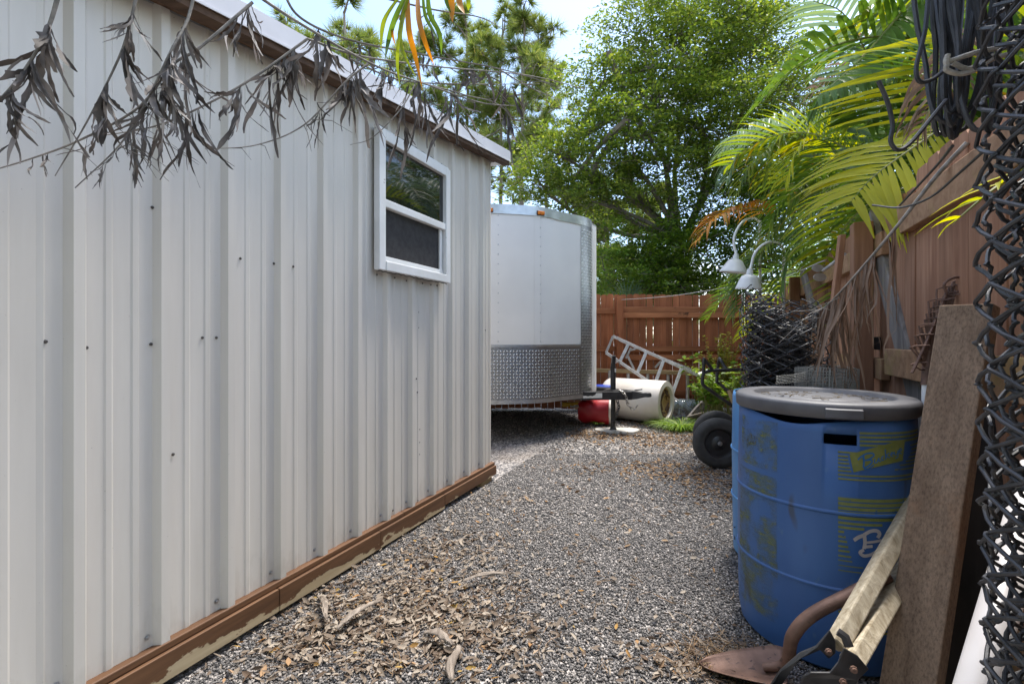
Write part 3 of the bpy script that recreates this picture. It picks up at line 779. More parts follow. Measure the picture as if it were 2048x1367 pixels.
# top plate and coupler
def tri_plate():
    p0 = hinge + AX * 0.03; p1 = hinge - AX * 0.32 + NRM * 0.15; p2 = hinge - AX * 0.32 - NRM * 0.15
    return G().prism([Vector((p.x, p.y, ZG + 0.052)) for p in (p0, p2, p1)], (0, 0, 0.008))
tri_plate().build('tongue_plate', M['black_paint'], trailer)
g = G()
prof = []
for (s_, w_, h0, h1) in ((-0.22, .05, -.05, .055), (-0.10, .05, -.055, .058), (0.0, .045, -.04, .052), (0.07, .042, -.02, .035), (0.10, .048, -.012, .040), (0.14, .046, -.012, .042), (0.165, .03, -.008, .03)):
    c = coup - AX * 0.10 + AX * s_
    prof.append([c + NRM * w_ + Vector((0, 0, ZG + h0)), c + NRM * w_ * .8 + Vector((0, 0, ZG + h1)), c - NRM * w_ * .8 + Vector((0, 0, ZG + h1)), c - NRM * w_ + Vector((0, 0, ZG + h0))])
V = [v for r in prof for v in r]; F = [(0, 1, 2, 3), tuple(4 * 6 + k for k in (3, 2, 1, 0))]
for i in range(6):
    for k in range(4):
        l = (k + 1) % 4; F.append((4 * i + k, 4 * i + 4 + k, 4 * i + 4 + l, 4 * i + l))
cp = g.add(V, F).build('coupler', M['black_paint'], trailer, smooth=True, sharp=30, bevel=0.006)
G().beam(coup - AX * .13 + Vector((0, 0, ZG + .06)), coup - AX * .04 + Vector((0, 0, ZG + .075)), .02, .012).build('latch_lever', M['black_paint'], cp)
jp = tip + AX * 0.27
jack = G().tube([(jp.x, jp.y, 0.03), (jp.x, jp.y, 0.84)], 0.028, 14).build('jack_post', M['black_paint'], trailer, smooth=True)
G().tube([(jp.x, jp.y, 0.025), (jp.x, jp.y, 0.05)], [0.045, 0.03], 14).build('jack_foot', M['black_paint'], jack, smooth=True)
G().tube([(jp.x, jp.y, .42), (jp.x, jp.y, 0.80)], 0.033, 14).build('jack_sleeve', M['black_paint'], jack, smooth=True)
g = G(); g.obox((jp.x + .005, jp.y, 0.88), (.022, 0, 0), (0, .03, 0), (0.004, 0, .05)); g.build('jack_head', M['black_plastic'], jack, bevel=0.006)
g = G(); g.tube([(jp.x + .02, jp.y - .035, .84), (jp.x + .06, jp.y - .04, .86), (jp.x + .075, jp.y - .045, .80)], 0.007, 8); g.build('jack_crank', M['chain'], jack, smooth=True)
G().obox((jp.x + .020, jp.y - .035, .75), (.008, 0, 0), (0, .003, 0), (0, 0, .022)).build('jack_label', M['paper'], jack)
# safety chain: draped over the tongue and hanging
def chain(path, link_l, r, name, mat, parent):
    pts = bez(path, 400); L = [0]
    for a, b_ in zip(pts[:-1], pts[1:]): L.append(L[-1] + (b_ - a).length)
    n = int(L[-1] / (link_l * 0.72))
    for k in range(n):
        s = (k + .5) * link_l * 0.72; i = max(j for j in range(len(L)) if L[j] <= s); i = min(i, 398)
        d = (pts[i + 1] - pts[i]).normalized(); u = d.orthogonal().normalized(); w = d.cross(u)
        a = (pi / 2) * (k % 2) + 0.4; s1 = u * cos(a) + w * sin(a)
        ring = []
        for q in range(12):
            th = 2 * pi * q / 12
            ring.append(pts[i] + d * (cos(th) * link_l * .5) + s1 * (sin(th) * link_l * .28))
        G().tube(ring, r, 6, closed=True).build(name, mat, parent, smooth=True)
cb = hinge - AX * 0.12 + NRM * 0.085
chain([cb + Vector((0, .03, ZG + .065)), cb + Vector((0, -.02, ZG + .06)), cb + AX * .05 + Vector((0, -.035, ZG)), cb + AX * .08 + Vector((0, -.03, ZG - .10)), cb + AX * .15 + Vector((0, -.02, ZG - .155)), cb + AX * .20 + Vector((0, 0, ZG - .10))], 0.05, 0.0055, 'chain_link', M['chain'], trailer)
chain([cb + Vector((-.05, -.02, ZG - .05)), cb + Vector((-.03, -.03, ZG - .13)), cb + Vector((-.05, -.03, ZG - .20)), cb + Vector((-.07, -.02, ZG - .27))], 0.05, 0.0055, 'chain_link', M['black_paint'], trailer)
G().lathe([(.001, 0), (.014, .01), (.018, .04), (.03, .07), (.012, .075), (.008, .11)], cb + Vector((-.09, -.03, .08)), n=12).build('plug', M['black_plastic'], trailer, smooth=True)
# wheels (behind the shed)
for sgn in (1, -1):
    c = corner - AX * 2.2 - NRM * 0.25 if sgn == 1 else mirror(corner - AX * 2.2 - NRM * 0.25)
    wv = G().lathe([(.17, -.09), (.30, -.09), (.33, -.06), (.33, .06), (.30, .09), (.17, .09), (.17, -.09)], Vector((c.x, c.y, .33)), NRM, n=28).build('wheel', M['black_rubber'], trailer, smooth=True)
    G().lathe([(.001, .05), (.10, .05), (.17, .08)], Vector((c.x, c.y, .33)), NRM * sgn, n=20).build('rim', M['alu'], wv, smooth=True)
G().tube([corner - AX * 2.2 + Vector((0, 0, .33)) - NRM * .2, mirror(corner - AX * 2.2 - NRM * .2) + Vector((0, 0, .33))], .03, 8).build('axle', M['black_paint'], trailer)

pad = G(); c = Vector((1.30, 5.66, 0))
out = []
for k in range(14):
    a = 2 * pi * k / 14; out.append(c + Vector((cos(a) * .27 * (1 + .12 * sin(3 * a)), sin(a) * .17 * (1 + .15 * cos(2 * a)), -0.02)))
tag(pad.prism(out, (0, 0, .042)).build('concrete_pad', M['concrete'], None, bevel=0.01), 'small worn concrete pad under the trailer jack', 'pad')
# ------------------------------------------------------------------ trees
def limb(g, a, b, r0, r1, bend=0.1, n=5, sides=6):
    a, b = Vector(a), Vector(b); d = b - a; o = Vector((rnd.uniform(-1, 1), rnd.uniform(-1, 1), rnd.uniform(-.3, .6))) * d.length * bend
    pts = [a + d * (k / n) + o * sin(pi * k / n) for k in range(n + 1)]
    g.tube(pts, [r0 + (r1 - r0) * k / n for k in range(n + 1)], sides, cap=False)
    return pts

def needles(centres, dirs, length, count, width):
    "pine tufts: fans of needles; returns three-sided faces"
    N = len(centres); C = np.repeat(np.array(centres), count, 0); D = np.repeat(np.array(dirs), count, 0)
    R = rng.normal(size=(N * count, 3)); U = unit(unit(R) * 0.85 + unit(D) * 0.95)
    L = length * rng.uniform(.7, 1.15, (N * count, 1))
    S = unit(np.cross(U, rng.normal(size=U.shape))) * width
    tipv = C + U * L - np.array([0, 0, 1]) * L * 0.12
    V = np.stack([C + U * L * .08 - S, C + U * L * .08 + S, tipv + S * .3], 1).reshape(-1, 3)
    # each tuft shares a point so that one tuft is one island of colour
    F = np.arange(len(V)).reshape(-1, 3)
    return V, F

def pine(x_px, d, h, crown0, label, spread=1.5, tufts=210, lean=0.0, seed=0, r0=0.10, pos=None, nl=0.26):
    global rnd, rng
    rnd = random.Random(100 + seed); rng = np.random.default_rng(100 + seed)
    X = (x_px - 1024) / FPX * d if pos is None else pos[0]
    base = Vector((X, d, -0.03))
    t = thing('pine_tree', label, 'tree', base, 'pine trees behind the shed and trailer')
    g = G(); n = 14
    wob = [Vector((rnd.uniform(-.05, .05), rnd.uniform(-.05, .05), 0)) for _ in range(n + 1)]
    pts = [base + Vector((lean * h * (k / n) ** 1.5, 0, h * k / n)) + wob[k] * (k / n) for k in range(n + 1)]
    g.tube(pts, [r0 * (1 - .8 * k / n) for k in range(n + 1)], 8)
    def at(z):
        u = max(0, min(n - 1e-3, z / h * n)); i = int(u); return pts[i].lerp(pts[i + 1], u - i)
    cs = []; ds = []
    nb = int(13 + h * 1.2)
    gb = G()
    for k in range(nb):
        u = crown0 + (1 - crown0) * ((k + rnd.random()) / nb)
        p = at(u * h); az = rnd.uniform(0, 2 * pi); L = spread * (1.15 - .75 * (u - crown0) / (1 - crown0)) * rnd.uniform(.55, 1.15)
        e = p + Vector((cos(az) * L, sin(az) * L, L * rnd.uniform(-.1, .55)))
        bp = limb(gb, p, e, r0 * .28, r0 * .07, .12, 5, 5)
        for q in range(max(3, int(1.35 * tufts / nb))):
            s = rnd.uniform(.42, 1.0) if q else 1.0
            i = min(int(s * 5), 4); c = bp[i].lerp(bp[i + 1], s * 5 - i)
            off = Vector((rnd.uniform(-1, 1), rnd.uniform(-1, 1), rnd.uniform(-.5, .9))) * .46 * L * .55
            c2 = c + off
            if rnd.random() < .55: gb.tube([c, c2], [r0 * .06, r0 * .04], 4, cap=False)
            cs.append(tuple(c2)); ds.append(tuple((off.normalized() + Vector((0, 0, .5)))))
    # dead twigs below the crown
    for k in range(8):
        u = rnd.uniform(crown0 * .55, crown0); p = at(u * h); az = rnd.uniform(0, 2 * pi); L = rnd.uniform(.2, .8)
        limb(gb, p, p + Vector((cos(az) * L, sin(az) * L, rnd.uniform(-.1, .2))), r0 * .16, r0 * .04, .1, 3, 4)
    tr = g.build('trunk', M['pine_bark'], t, smooth=True)
    tag(gb.build('branches', M['pine_bark'], tr, smooth=True), kind='stuff')
    V, F = needles(cs, ds, nl * 1.3, 62, 0.0065 * d / 12 + .002)
    np_mesh('crown', V, F, M['needle'], t)
    return t

def spray_tree(name, label, base, h, blobs, nspray, leaf, mat, cat='tree', group=None, seed=0, trunk_r=0.14, per=46, flat=0.45, stems=1, gap=0.0, up=None):
    "a broad-leaved crown: sprays of leaves on twigs inside a set of ellipsoids (centre, radii)"
    global rnd, rng
    rnd = random.Random(300 + seed); rng = np.random.default_rng(300 + seed)
    base = Vector(base)
    t = thing(name, label, cat, base, group)
    g = G(); vol = np.array([r[0] * r[1] * r[2] for _, r in blobs]) ** .8; pick = vol / vol.sum()
    tr_pts = []
    cen = sum((Vector(c) for c, _ in blobs), Vector((0, 0, 0))) / len(blobs)
    fork = base + (cen - base) * 0.55; fork.x = base.x + (cen.x - base.x) * .25; fork.y = base.y + (cen.y - base.y) * .25
    for s in range(stems):
        o = Vector((rnd.uniform(-1, 1), rnd.uniform(-1, 1), 0)) * (0.06 if stems == 1 else .25)
        tr_pts = limb(g, base + o * (stems > 1), fork + o, trunk_r, trunk_r * .62, .06, 8, 9)
    nodes = [fork]
    for c, r in blobs:
        c = Vector(c); bp = limb(g, nodes[0] if rnd.random() < .7 else rnd.choice(nodes), c, trunk_r * .45, trunk_r * .16, .14, 7, 6)
        nodes += [bp[4], bp[7]]
        for k in range(4):
            e = c + Vector((rnd.gauss(0, .45) * r[0], rnd.gauss(0, .45) * r[1], rnd.gauss(0, .4) * r[2]))
            bp2 = limb(g, bp[rnd.randint(4, 7)], e, trunk_r * .16, trunk_r * .05, .15, 5, 5); nodes.append(bp2[5])
    tr = g.build('trunk', M['bark'], t, smooth=True)
    # sprays
    N = nspray; bi = rng.choice(len(blobs), N, p=pick)
    Cb = np.array([b[0] for b in blobs])[bi]; Rb = np.array([b[1] for b in blobs])[bi]
    dirs = unit(rng.normal(size=(N, 3))); rad = rng.uniform(.30, 1.0, (N, 1)) ** .55
    S0 = Cb + dirs * rad * Rb
    out = unit(dirs * np.array([1, 1, .25]) + rng.normal(size=(N, 3)) * .45 + np.array([0, 0, .12]))
    out[:, 2] *= flat; out = unit(out)
    TL = rng.uniform(.25, .62, (N, 1)) * (leaf / .055) ** .5
    gs = G()
    nodes_np = np.array([tuple(v) for v in nodes])
    tw = G()
    for k in range(0, N, 3):
        a = Vector(S0[k]); b_ = a + Vector(out[k]) * TL[k, 0]
        tw.tube([a - Vector(out[k]) * TL[k, 0] * .6, a, b_], [.008, .006, .003], 3, cap=False)
    tag(tw.build('twigs', M['bark'], tr), kind='stuff')
    u = rng.uniform(0, 1.0, (N, per, 1)); side = rng.choice([-1, 1], (N, per, 1))
    C = S0[:, None, :] + out[:, None, :] * TL[:, None, :] * u + rng.normal(size=(N, per, 3)) * np.array([1, 1, .6]) * .045 * (leaf / .055)
    lat = unit(np.cross(out, np.array([0, 0, 1.0])))
    C = C + lat[:, None, :] * side * rng.uniform(0, .16, (N, per, 1)) * (leaf / .055) * (1.1 - u)
    C[:, :, 2] -= .05 * u[:, :, 0] ** 2
    D = out[:, None, :] * .6 + lat[:, None, :] * side * .8 + rng.normal(size=(N, per, 3)) * .35
    Nn = np.array([0, 0, 1.0]) + rng.normal(size=(N, per, 3)) * .55
    Lf = leaf * rng.uniform(.6, 1.25, N * per)
    V, F = leaf_quads(C.reshape(-1, 3), D.reshape(-1, 3), Nn.reshape(-1, 3), Lf, Lf * rng.uniform(.42, .6, N * per))
    np_mesh('crown', V, F, mat, t)
    return t

def PB(x, y, d, rx, ry, rz):
    p = P(x, y, d); return (tuple(p), (rx, ry, rz))

spray_tree('shade_tree', 'large bright green broad-leaved tree rising behind the back fence', (3.9, 10.2, -.03), 8,
           [PB(1160, 330, 9.2, .85, .8, .55), PB(1230, 290, 9.4, 1.0, .9, .6), PB(1130, 390, 9.6, .5, .6, .35), PB(1290, 210, 9.6, 1.0, .9, .6),
            PB(1200, 170, 9.8, .75, .8, .5), PB(1350, 120, 9.8, 1.1, .9, .7), PB(1440, 60, 10, 1.0, .9, .7), PB(1280, 60, 10, .9, .9, .6),
            PB(1400, 230, 9.5, 1.0, .9, .6), PB(1480, 170, 10, .8, .9, .7), PB(1340, 340, 9.3, .9, .8, .45), PB(1250, 390, 9.6, .7, .8, .3), PB(1430, 330, 9.6, .8, .9, .5),
            PB(1520, 20, 10.4, .7, .9, .5), PB(1380, -40, 10.2, 1.2, .9, .5), PB(1250, 245, 9.0, .8, .6, .3), PB(1100, 300, 9.4, .45, .5, .3), PB(1078, 365, 9.4, .42, .5, .32), PB(1180, 400, 9.2, .6, .6, .3), PB(1500, 90, 9.8, .8, .8, .6), PB(1470, 260, 9.4, .7, .7, .5)],
           1850, .082, M['tree_leaf'], seed=1, per=42)
spray_tree('unseen_blocker_tree', 'unseen dark tree added behind the viewer to hold back sky light', (-1.6, -4.2, -.03), 8,  # out of view, added to block sky light from behind the camera
           [((-1.5, -4.0, 2.2), (1.6, 1.0, 1.6)), ((1.2, -3.8, 2.0), (1.6, .9, 1.6)), ((.3, -4.0, 4.6), (2.0, 1.2, 1.6)), ((-3.4, -4.4, 3.5), (1.7, 1.2, 2.0)), ((-4.6, -4.0, 4.6), (1.4, 1.2, 1.6))],
           760, .22, M['shade_leaf'], seed=21, per=22)
BACK = 'leafy bushes behind the back fence'
spray_tree('bush', 'dark leafy vine-covered bush above the back fence right of the palmetto', (3.7, 8.9, -.03), 3,
           [PB(1400, 520, 9, .75, .6, .6), PB(1330, 500, 9.4, .6, .6, .6), PB(1440, 430, 9.2, .6, .6, .6), PB(1330, 570, 8.7, .5, .4, .3), PB(1470, 560, 8.7, .5, .4, .4)], 420, .085, M['shade_leaf'], 'bush', BACK, 2, .06, 40, stems=3)
spray_tree('bush', 'light green bush just above the back fence beside the trailer', (1.9, 9.4, -.03), 2.4,
           [PB(1210, 540, 9.4, .5, .5, .5), PB(1260, 575, 9.0, .5, .4, .3), PB(1200, 480, 10, .4, .5, .6)], 190, .07, M['weed'], 'bush', BACK, 3, .04, 40, stems=3)
spray_tree('bush', 'bright green bush low over the middle of the back fence', (2.9, 9.2, -.03), 2,
           [PB(1310, 565, 9.0, .5, .4, .25), PB(1370, 575, 8.9, .5, .4, .22), PB(1290, 530, 10, .5, .5, .4)], 190, .075, M['tree_leaf'], 'bush', BACK, 4, .04, 40, stems=3)
spray_tree('bush', 'tall dark bush filling the corner behind the palms', (5.0, 8.4, -.03), 4.5,
           [PB(1540, 500, 8.4, .7, .6, .8), PB(1560, 330, 8.6, .8, .6, .8), PB(1620, 420, 8.0, .7, .6, .9), PB(1520, 400, 9, .6, .6, .7)], 420, .085, M['shade_leaf'], 'bush', BACK, 5, .06, 40, stems=3)
spray_tree('bush', 'tall bright bush between the palm crowns on the right', (5.6, 7.6, -.03), 5.5,
           [PB(1640, 130, 7.8, .5, .5, .5), PB(1600, 200, 8.0, .6, .5, .5), PB(1700, 250, 7.6, .6, .5, .6), PB(1790, 200, 7.2, .6, .5, .8), PB(1560, 150, 8.2, .35, .4, .35), PB(1740, 350, 7.2, .6, .5, .6)], 420, .075, M['tree_leaf'], 'bush', BACK, 6, .06, 42, stems=2)

PINES = [
    (1003, 13.0, 10.2, .55, 'slender pine just right of the shed roof corner', 1.5, 200, .0, 1, .085),
    (1040, 12.0, 9.8, .52, 'pine rising straight above the trailer roof', 1.4, 200, .012, 2, .10),
    (940, 14.0, 11.0, .50, 'pine standing behind the far end of the shed roof', 1.7, 220, -.01, 3, .11),
    (1090, 17.0, 11.2, .55, 'distant pine partly hidden by the shade tree', 1.7, 200, .01, 4, .11),
    (830, 13.0, 9.8, .42, 'pine with a full crown above the middle of the shed roof', 1.7, 220, .01, 5, .11),
    (690, 10.5, 8.6, .35, 'bushy pine at the upper left above the shed roof', 1.6, 230, .0, 6, .11),
    (590, 12.0, 9.0, .35, 'leftmost pine showing over the shed roof', 1.6, 200, .0, 7, .11),
    (1215, 15.0, 6.2, .10, 'light green young pine right of the trailer', 1.5, 330, .0, 8, .10),
    (1262, 13.5, 6.0, .12, 'young pine with a bare reddish stem behind the palmetto', 1.2, 260, .01, 9, .08),
    (1170, 16.0, 6.6, .12, 'young pine behind the trailer nose', 1.5, 330, .0, 10, .10),
    (1320, 16.0, 6.4, .2, 'slim pine behind the middle of the back fence', 1.2, 220, .0, 11, .09),
]
for a in PINES: pine(*a)

# ------------------------------------------------------------------ palms
def frond_geo(path, leaf_l, leaf_w, gr, gl, every=0.045, droop=0.55, vshape=0.35, start=0.12, wob=0.2, r0=0.012, sep=None, twist=0.0, sides=(-1, 1), fwd=0.75):
    "rachis into gr, leaflets into gl (or a list of leaflet shapes when sep is a list)"
    pts = bez(path, 26); L = [0.0]
    for a, b_ in zip(pts[:-1], pts[1:]): L.append(L[-1] + (b_ - a).length)
    T = L[-1]
    gr.tube(pts, [r0 * (1 - .85 * k / 26) for k in range(27)], 5, cap=False)
    s = start * T
    while s < T * 0.995:
        u = s / T
        k = max(i for i in range(27) if L[i] <= s + 1e-9); k = min(k, 25)
        p = pts[k].lerp(pts[k + 1], (s - L[k]) / max(1e-6, L[k + 1] - L[k])); d = (pts[k + 1] - pts[k]).normalized()
        lat = d.cross(Vector((0, 0, 1)))
        lat = lat.normalized() if lat.length > .05 else Vector((1, 0, 0))
        upv = lat.cross(d).normalized()
        if twist: lat, upv = lat * cos(twist) + upv * sin(twist), upv * cos(twist) - lat * sin(twist)
        ll = leaf_l * (0.45 + 0.75 * sin(pi * min(1, .12 + u * .88)) ** .8) * rnd.uniform(.85, 1.1)
        for sg in sides:
            dirv = (lat * sg * 1.0 + d * (fwd + rnd.uniform(-.1, .1)) + upv * (vshape + rnd.uniform(-wob, wob) * .4)).normalized()
            n = 5; q = [p]; dv = dirv.copy(); sd = []
            step = ll / n
            for j in range(n):
                q.append(q[-1] + dv * step)
                dv = (dv + Vector((rnd.uniform(-wob, wob) * .25, rnd.uniform(-wob, wob) * .25, -droop * (0.35 + .65 * j / n) * .8))).normalized()
            for j in range(n + 1):
                dd = (q[min(j + 1, n)] - q[max(j - 1, 0)]).normalized()
                x = dd.cross(upv if abs(dd.dot(upv)) < .9 else d); sd.append(x.normalized() if x.length > 1e-4 else lat)
            ws = [leaf_w * w * .5 for w in (.45, .95, 1.0, .85, .5, .04)]
            nr = sd[2].cross((q[3] - q[1]).normalized())
            if sep is not None:
                g = G(); g.strip(q, sd, ws, .3, nr); sep.append(g)
            else: gl.strip(q, sd, ws, .3, nr)
        s += every * (1 + .25 * rnd.uniform(-1, 1))

def palm_frond(parent, path, leaf_l, leaf_w, mat, **kw):
    gr, gl = G(), G(); seps = None
    if kw.pop('separate', False): seps = []
    frond_geo(path, leaf_l, leaf_w, gr, gl, sep=seps, **kw)
    if seps is None:
        fr = gl.build('frond', M[mat], parent, smooth=True)
        gr.build('rachis', M['palm_stem'], fr, smooth=True)
    else:
        fr = gr.build('frond', M['palm_stem'], parent, smooth=True)
        for g in seps: g.build('leaflet', M[mat], fr, smooth=True)
    return fr

def palm_clump(label, base, height, n, length, mats, seed, trunks=3, leaf_l=.42, leaf_w=.028, el=(20, 80), az=(0, 360), every=.05, name='areca_palm'):
    global rnd
    rnd = random.Random(500 + seed)
    base = Vector(base)
    t = thing(name, label, 'palm', base, 'palms along the side fence')
    tops = []
    for k in range(trunks):
        o = Vector((rnd.uniform(-.25, .25), rnd.uniform(-.25, .25), 0)); hh = height * rnd.uniform(.75, 1.05)
        pts = [base + o * (.6 + .8 * j / 6) + Vector((0, 0, hh * j / 6)) for j in range(7)]
        G().tube(pts, [.045, .04, .036, .034, .034, .036, .025], 9).build('trunk', M['palm_trunk'], t, smooth=True)
        tops.append(pts[-1])
    for k in range(n):
        b = tops[k % trunks]; a = radians(az[0] + (az[1] - az[0]) * ((k + rnd.random()) / n)); e = radians(rnd.uniform(*el)); L = length * rnd.uniform(.75, 1.1)
        path = [b]; d = Vector((sin(a) * cos(e), cos(a) * cos(e), sin(e)))
        for j in range(5):
            path.append(path[-1] + d * L / 5); d = (d + Vector((0, 0, -.30 - .10 * j))).normalized()
        palm_frond(t, path, leaf_l, leaf_w, mats[k % len(mats)], every=every, droop=rnd.uniform(.25, .55))
    return t

# palms beyond the side fence; their bases stand behind it
pa = palm_clump('palm clump behind the fence corner with drooping silver and yellow fronds', W(5.6, 1.35, -.02), 1.9, 15, 1.9, ['palm_green', 'palm_mixed', 'palm_grey'], 1, 3, el=(25, 80), az=(150, 420))
def add(pt, pix, d, *a, **k):
    ds = d if isinstance(d, (list, tuple)) else [d] * len(pix)
    palm_frond(pt, [P(x, y, z) for (x, y), z in zip(pix, ds)], *a, **k)
rnd = random.Random(77)
add(pa, [(1660, 420), (1625, 330), (1560, 275), (1490, 268), (1440, 310)], [5.2, 5.1, 5.0, 4.9, 4.9], .48, .034, 'palm_grey', droop=.75)
add(pa, [(1640, 470), (1590, 380), (1570, 330), (1545, 300), (1500, 330), (1470, 400)], [5.0, 4.9, 4.8, 4.7, 4.6, 4.6], .42, .032, 'palm_mixed', droop=.8)
add(pa, [(1660, 430), (1640, 340), (1610, 270), (1580, 260), (1545, 300), (1525, 370)], [4.8, 4.7, 4.6, 4.5, 4.5, 4.5], .42, .034, 'palm_mixed', droop=.7)
add(pa, [(1560, 440), (1520, 420), (1480, 418), (1430, 440), (1395, 485)], [4.9, 4.8, 4.7, 4.6, 4.6], .34, .028, 'palm_orange', droop=.85, wob=.5)
add(pa, [(1650, 380), (1610, 370), (1575, 390), (1545, 440), (1530, 500)], [4.4, 4.3, 4.2, 4.2, 4.2], .36, .028, 'palm_mixed', droop=.6)
add(pa, [(1640, 480), (1590, 470), (1540, 490), (1500, 540), (1480, 620)], [4.7, 4.6, 4.6, 4.6, 4.6], .36, .028, 'palm_green', droop=.6)
add(pa, [(1630, 430), (1570, 450), (1520, 500), (1478, 560), (1465, 640)], [4.9, 4.8, 4.8, 4.8, 4.8], .34, .028, 'palm_mixed', droop=.5)
add(pa, [(1670, 440), (1640, 450), (1600, 480), (1570, 530), (1560, 590)], [4.2, 4.1, 4.1, 4.1, 4.1], .30, .026, 'palm_green', droop=.5)
add(pa, [(1650, 350), (1610, 280), (1565, 255), (1520, 262), (1480, 300), (1455, 360)], [4.6, 4.5, 4.4, 4.4, 4.4, 4.4], .40, .026, 'palm_grey', droop=.7, every=.036)
add(pa, [(1690, 340), (1660, 290), (1625, 280), (1590, 310), (1570, 370)], [4.0, 3.9, 3.9, 3.9, 3.9], .36, .024, 'palm_yellow', droop=.6, every=.036)
add(pa, [(1700, 400), (1670, 380), (1640, 395), (1615, 440), (1600, 500)], [3.8, 3.75, 3.75, 3.75, 3.75], .32, .022, 'palm_mixed', droop=.6, every=.034)
pb = palm_clump('tall palm clump behind the side fence with dark arching crowns against the sky', W(5.2, 2.6, -.02), 3.9, 24, 2.2, ['palm_green', 'palm_green', 'palm_grey', 'palm_mixed', 'dead_brown'], 2, 3, el=(10, 80), leaf_l=.5, leaf_w=.03)
pc = palm_clump('palm clump close behind the fence with broad yellow-green fronds leaning over', W(2.9, 1.45, -.02), 2.3, 14, 1.7, ['palm_green', 'palm_mixed', 'palm_green'], 3, 2, el=(30, 85), az=(-20, 200), leaf_l=.45, leaf_w=.034)
rnd = random.Random(78)
# near fronds: every leaflet can be told apart
add(pc, [(1880, -60), (1800, 30), (1730, 110), (1670, 165), (1628, 200)], [2.9, 2.8, 2.8, 2.7, 2.7], .36, .034, 'palm_green', droop=.9, sides=(-1, 1), every=.034, vshape=-.3, separate=True)
add(pc, [(1935, 215), (1875, 262), (1805, 310), (1745, 355), (1700, 405)], [2.15, 2.2, 2.25, 2.3, 2.35], .46, .027, 'palm_yellow', droop=.36, every=.026, vshape=-.12, separate=True, fwd=.45, twist=.9, r0=.008)
add(pc, [(1960, 30), (1935, 110), (1910, 190), (1890, 260)], [2.3, 2.3, 2.3, 2.3], .55, .024, 'palm_yellow', droop=.12, every=.05, vshape=0.0, separate=True, fwd=.25, twist=1.2, r0=.008)
add(pc, [(1930, 180), (1880, 160), (1820, 160), (1760, 190), (1700, 240)], [2.7, 2.7, 2.8, 2.8, 2.9], .40, .026, 'palm_mixed', droop=.35, every=.036, separate=True)
add(pc, [(1900, 330), (1840, 330), (1780, 360), (1740, 420)], [3.2, 3.2, 3.2, 3.2], .35, .028, 'palm_mixed', droop=.4)
add(pc, [(1880, 20), (1890, 100), (1870, 190), (1840, 260)], [2.0, 2.0, 2.05, 2.1], .22, .016, 'dead_brown', droop=.9, wob=.7, every=.03)
add(pc, [(1960, 60), (1930, 130), (1880, 200), (1800, 270)], [2.3, 2.3, 2.35, 2.4], .24, .016, 'dead_brown', droop=.95, wob=.7, every=.03)
add(pc, [(2060, 330), (1985, 380), (1925, 430), (1905, 450)], [1.28, 1.30, 1.33, 1.35], .16, .016, 'palm_yellow', droop=.3, every=.06, r0=.006)
pd = palm_clump('far dark palm crown at the top right beyond the others', W(7.2, 3.2, -.02), 4.6, 18, 2.0, ['palm_green', 'palm_grey', 'palm_green', 'dead_brown'], 4, 2, el=(0, 75), leaf_l=.5, leaf_w=.034)
palm_clump('leafy palm clump midway along the side fence, between the tall crowns and the near fronds', W(4.1, 1.5, -.02), 2.5, 18, 1.8, ['palm_mixed', 'palm_green', 'palm_grey', 'palm_mixed', 'palm_green'], 5, 3, el=(15, 80), leaf_l=.44, leaf_w=.030)
# palmetto fans by the back fence
def palmetto(label, base, n, seed, L=.5):
    global rnd
    rnd = random.Random(700 + seed); base = Vector(base)
    t = thing('palmetto', label, 'palm', base, 'saw palmettos behind the back fence')
    for k in range(n):
        a = rnd.uniform(0, 2 * pi); e = radians(rnd.uniform(15, 80)); d = Vector((cos(a) * cos(e), sin(a) * cos(e), sin(e)))
        hub = base + Vector((0, 0, 1.35)) + d * rnd.uniform(.25, .5)
        g = G(); gs = G(); gs.tube([base + Vector((0, 0, 1.1)), base + Vector((0, 0, 1.35)) + d * .1, hub], [.012, .01, .007], 5, cap=False)
        u = d.orthogonal().normalized(); w = d.cross(u)
        for j in range(22):
            b_ = radians(-130 + 260 * j / 21); dd = (d * cos(b_) + (u if abs(u.z) < abs(w.z) else w) * sin(b_)).normalized()
            l = L * rnd.uniform(.8, 1.1); q = [hub, hub + dd * l * .5, hub + dd * l + Vector((0, 0, -.12 * l))]
            sd = dd.cross(Vector((.2, .3, 1))).normalized()
            g.strip(q, sd, [.004, .014, .002], .2, sd.cross(dd))
        f = g.build('frond', M['palm_grey' if k % 3 else 'palm_green'], t); gs.build('stalk', M['palm_stem'], f)
    G().tube([base, base + Vector((0, 0, 1.2))], [.08, .07], 8).build('trunk', M['palm_trunk'], t, smooth=True)
palmetto('fan-leaved palmetto peeking over the back fence near the post', (2.05, 8.3, -.03), 12, 1)
palmetto('second fan-leaved palmetto over the middle of the back fence', (2.85, 8.5, -.03), 11, 2)

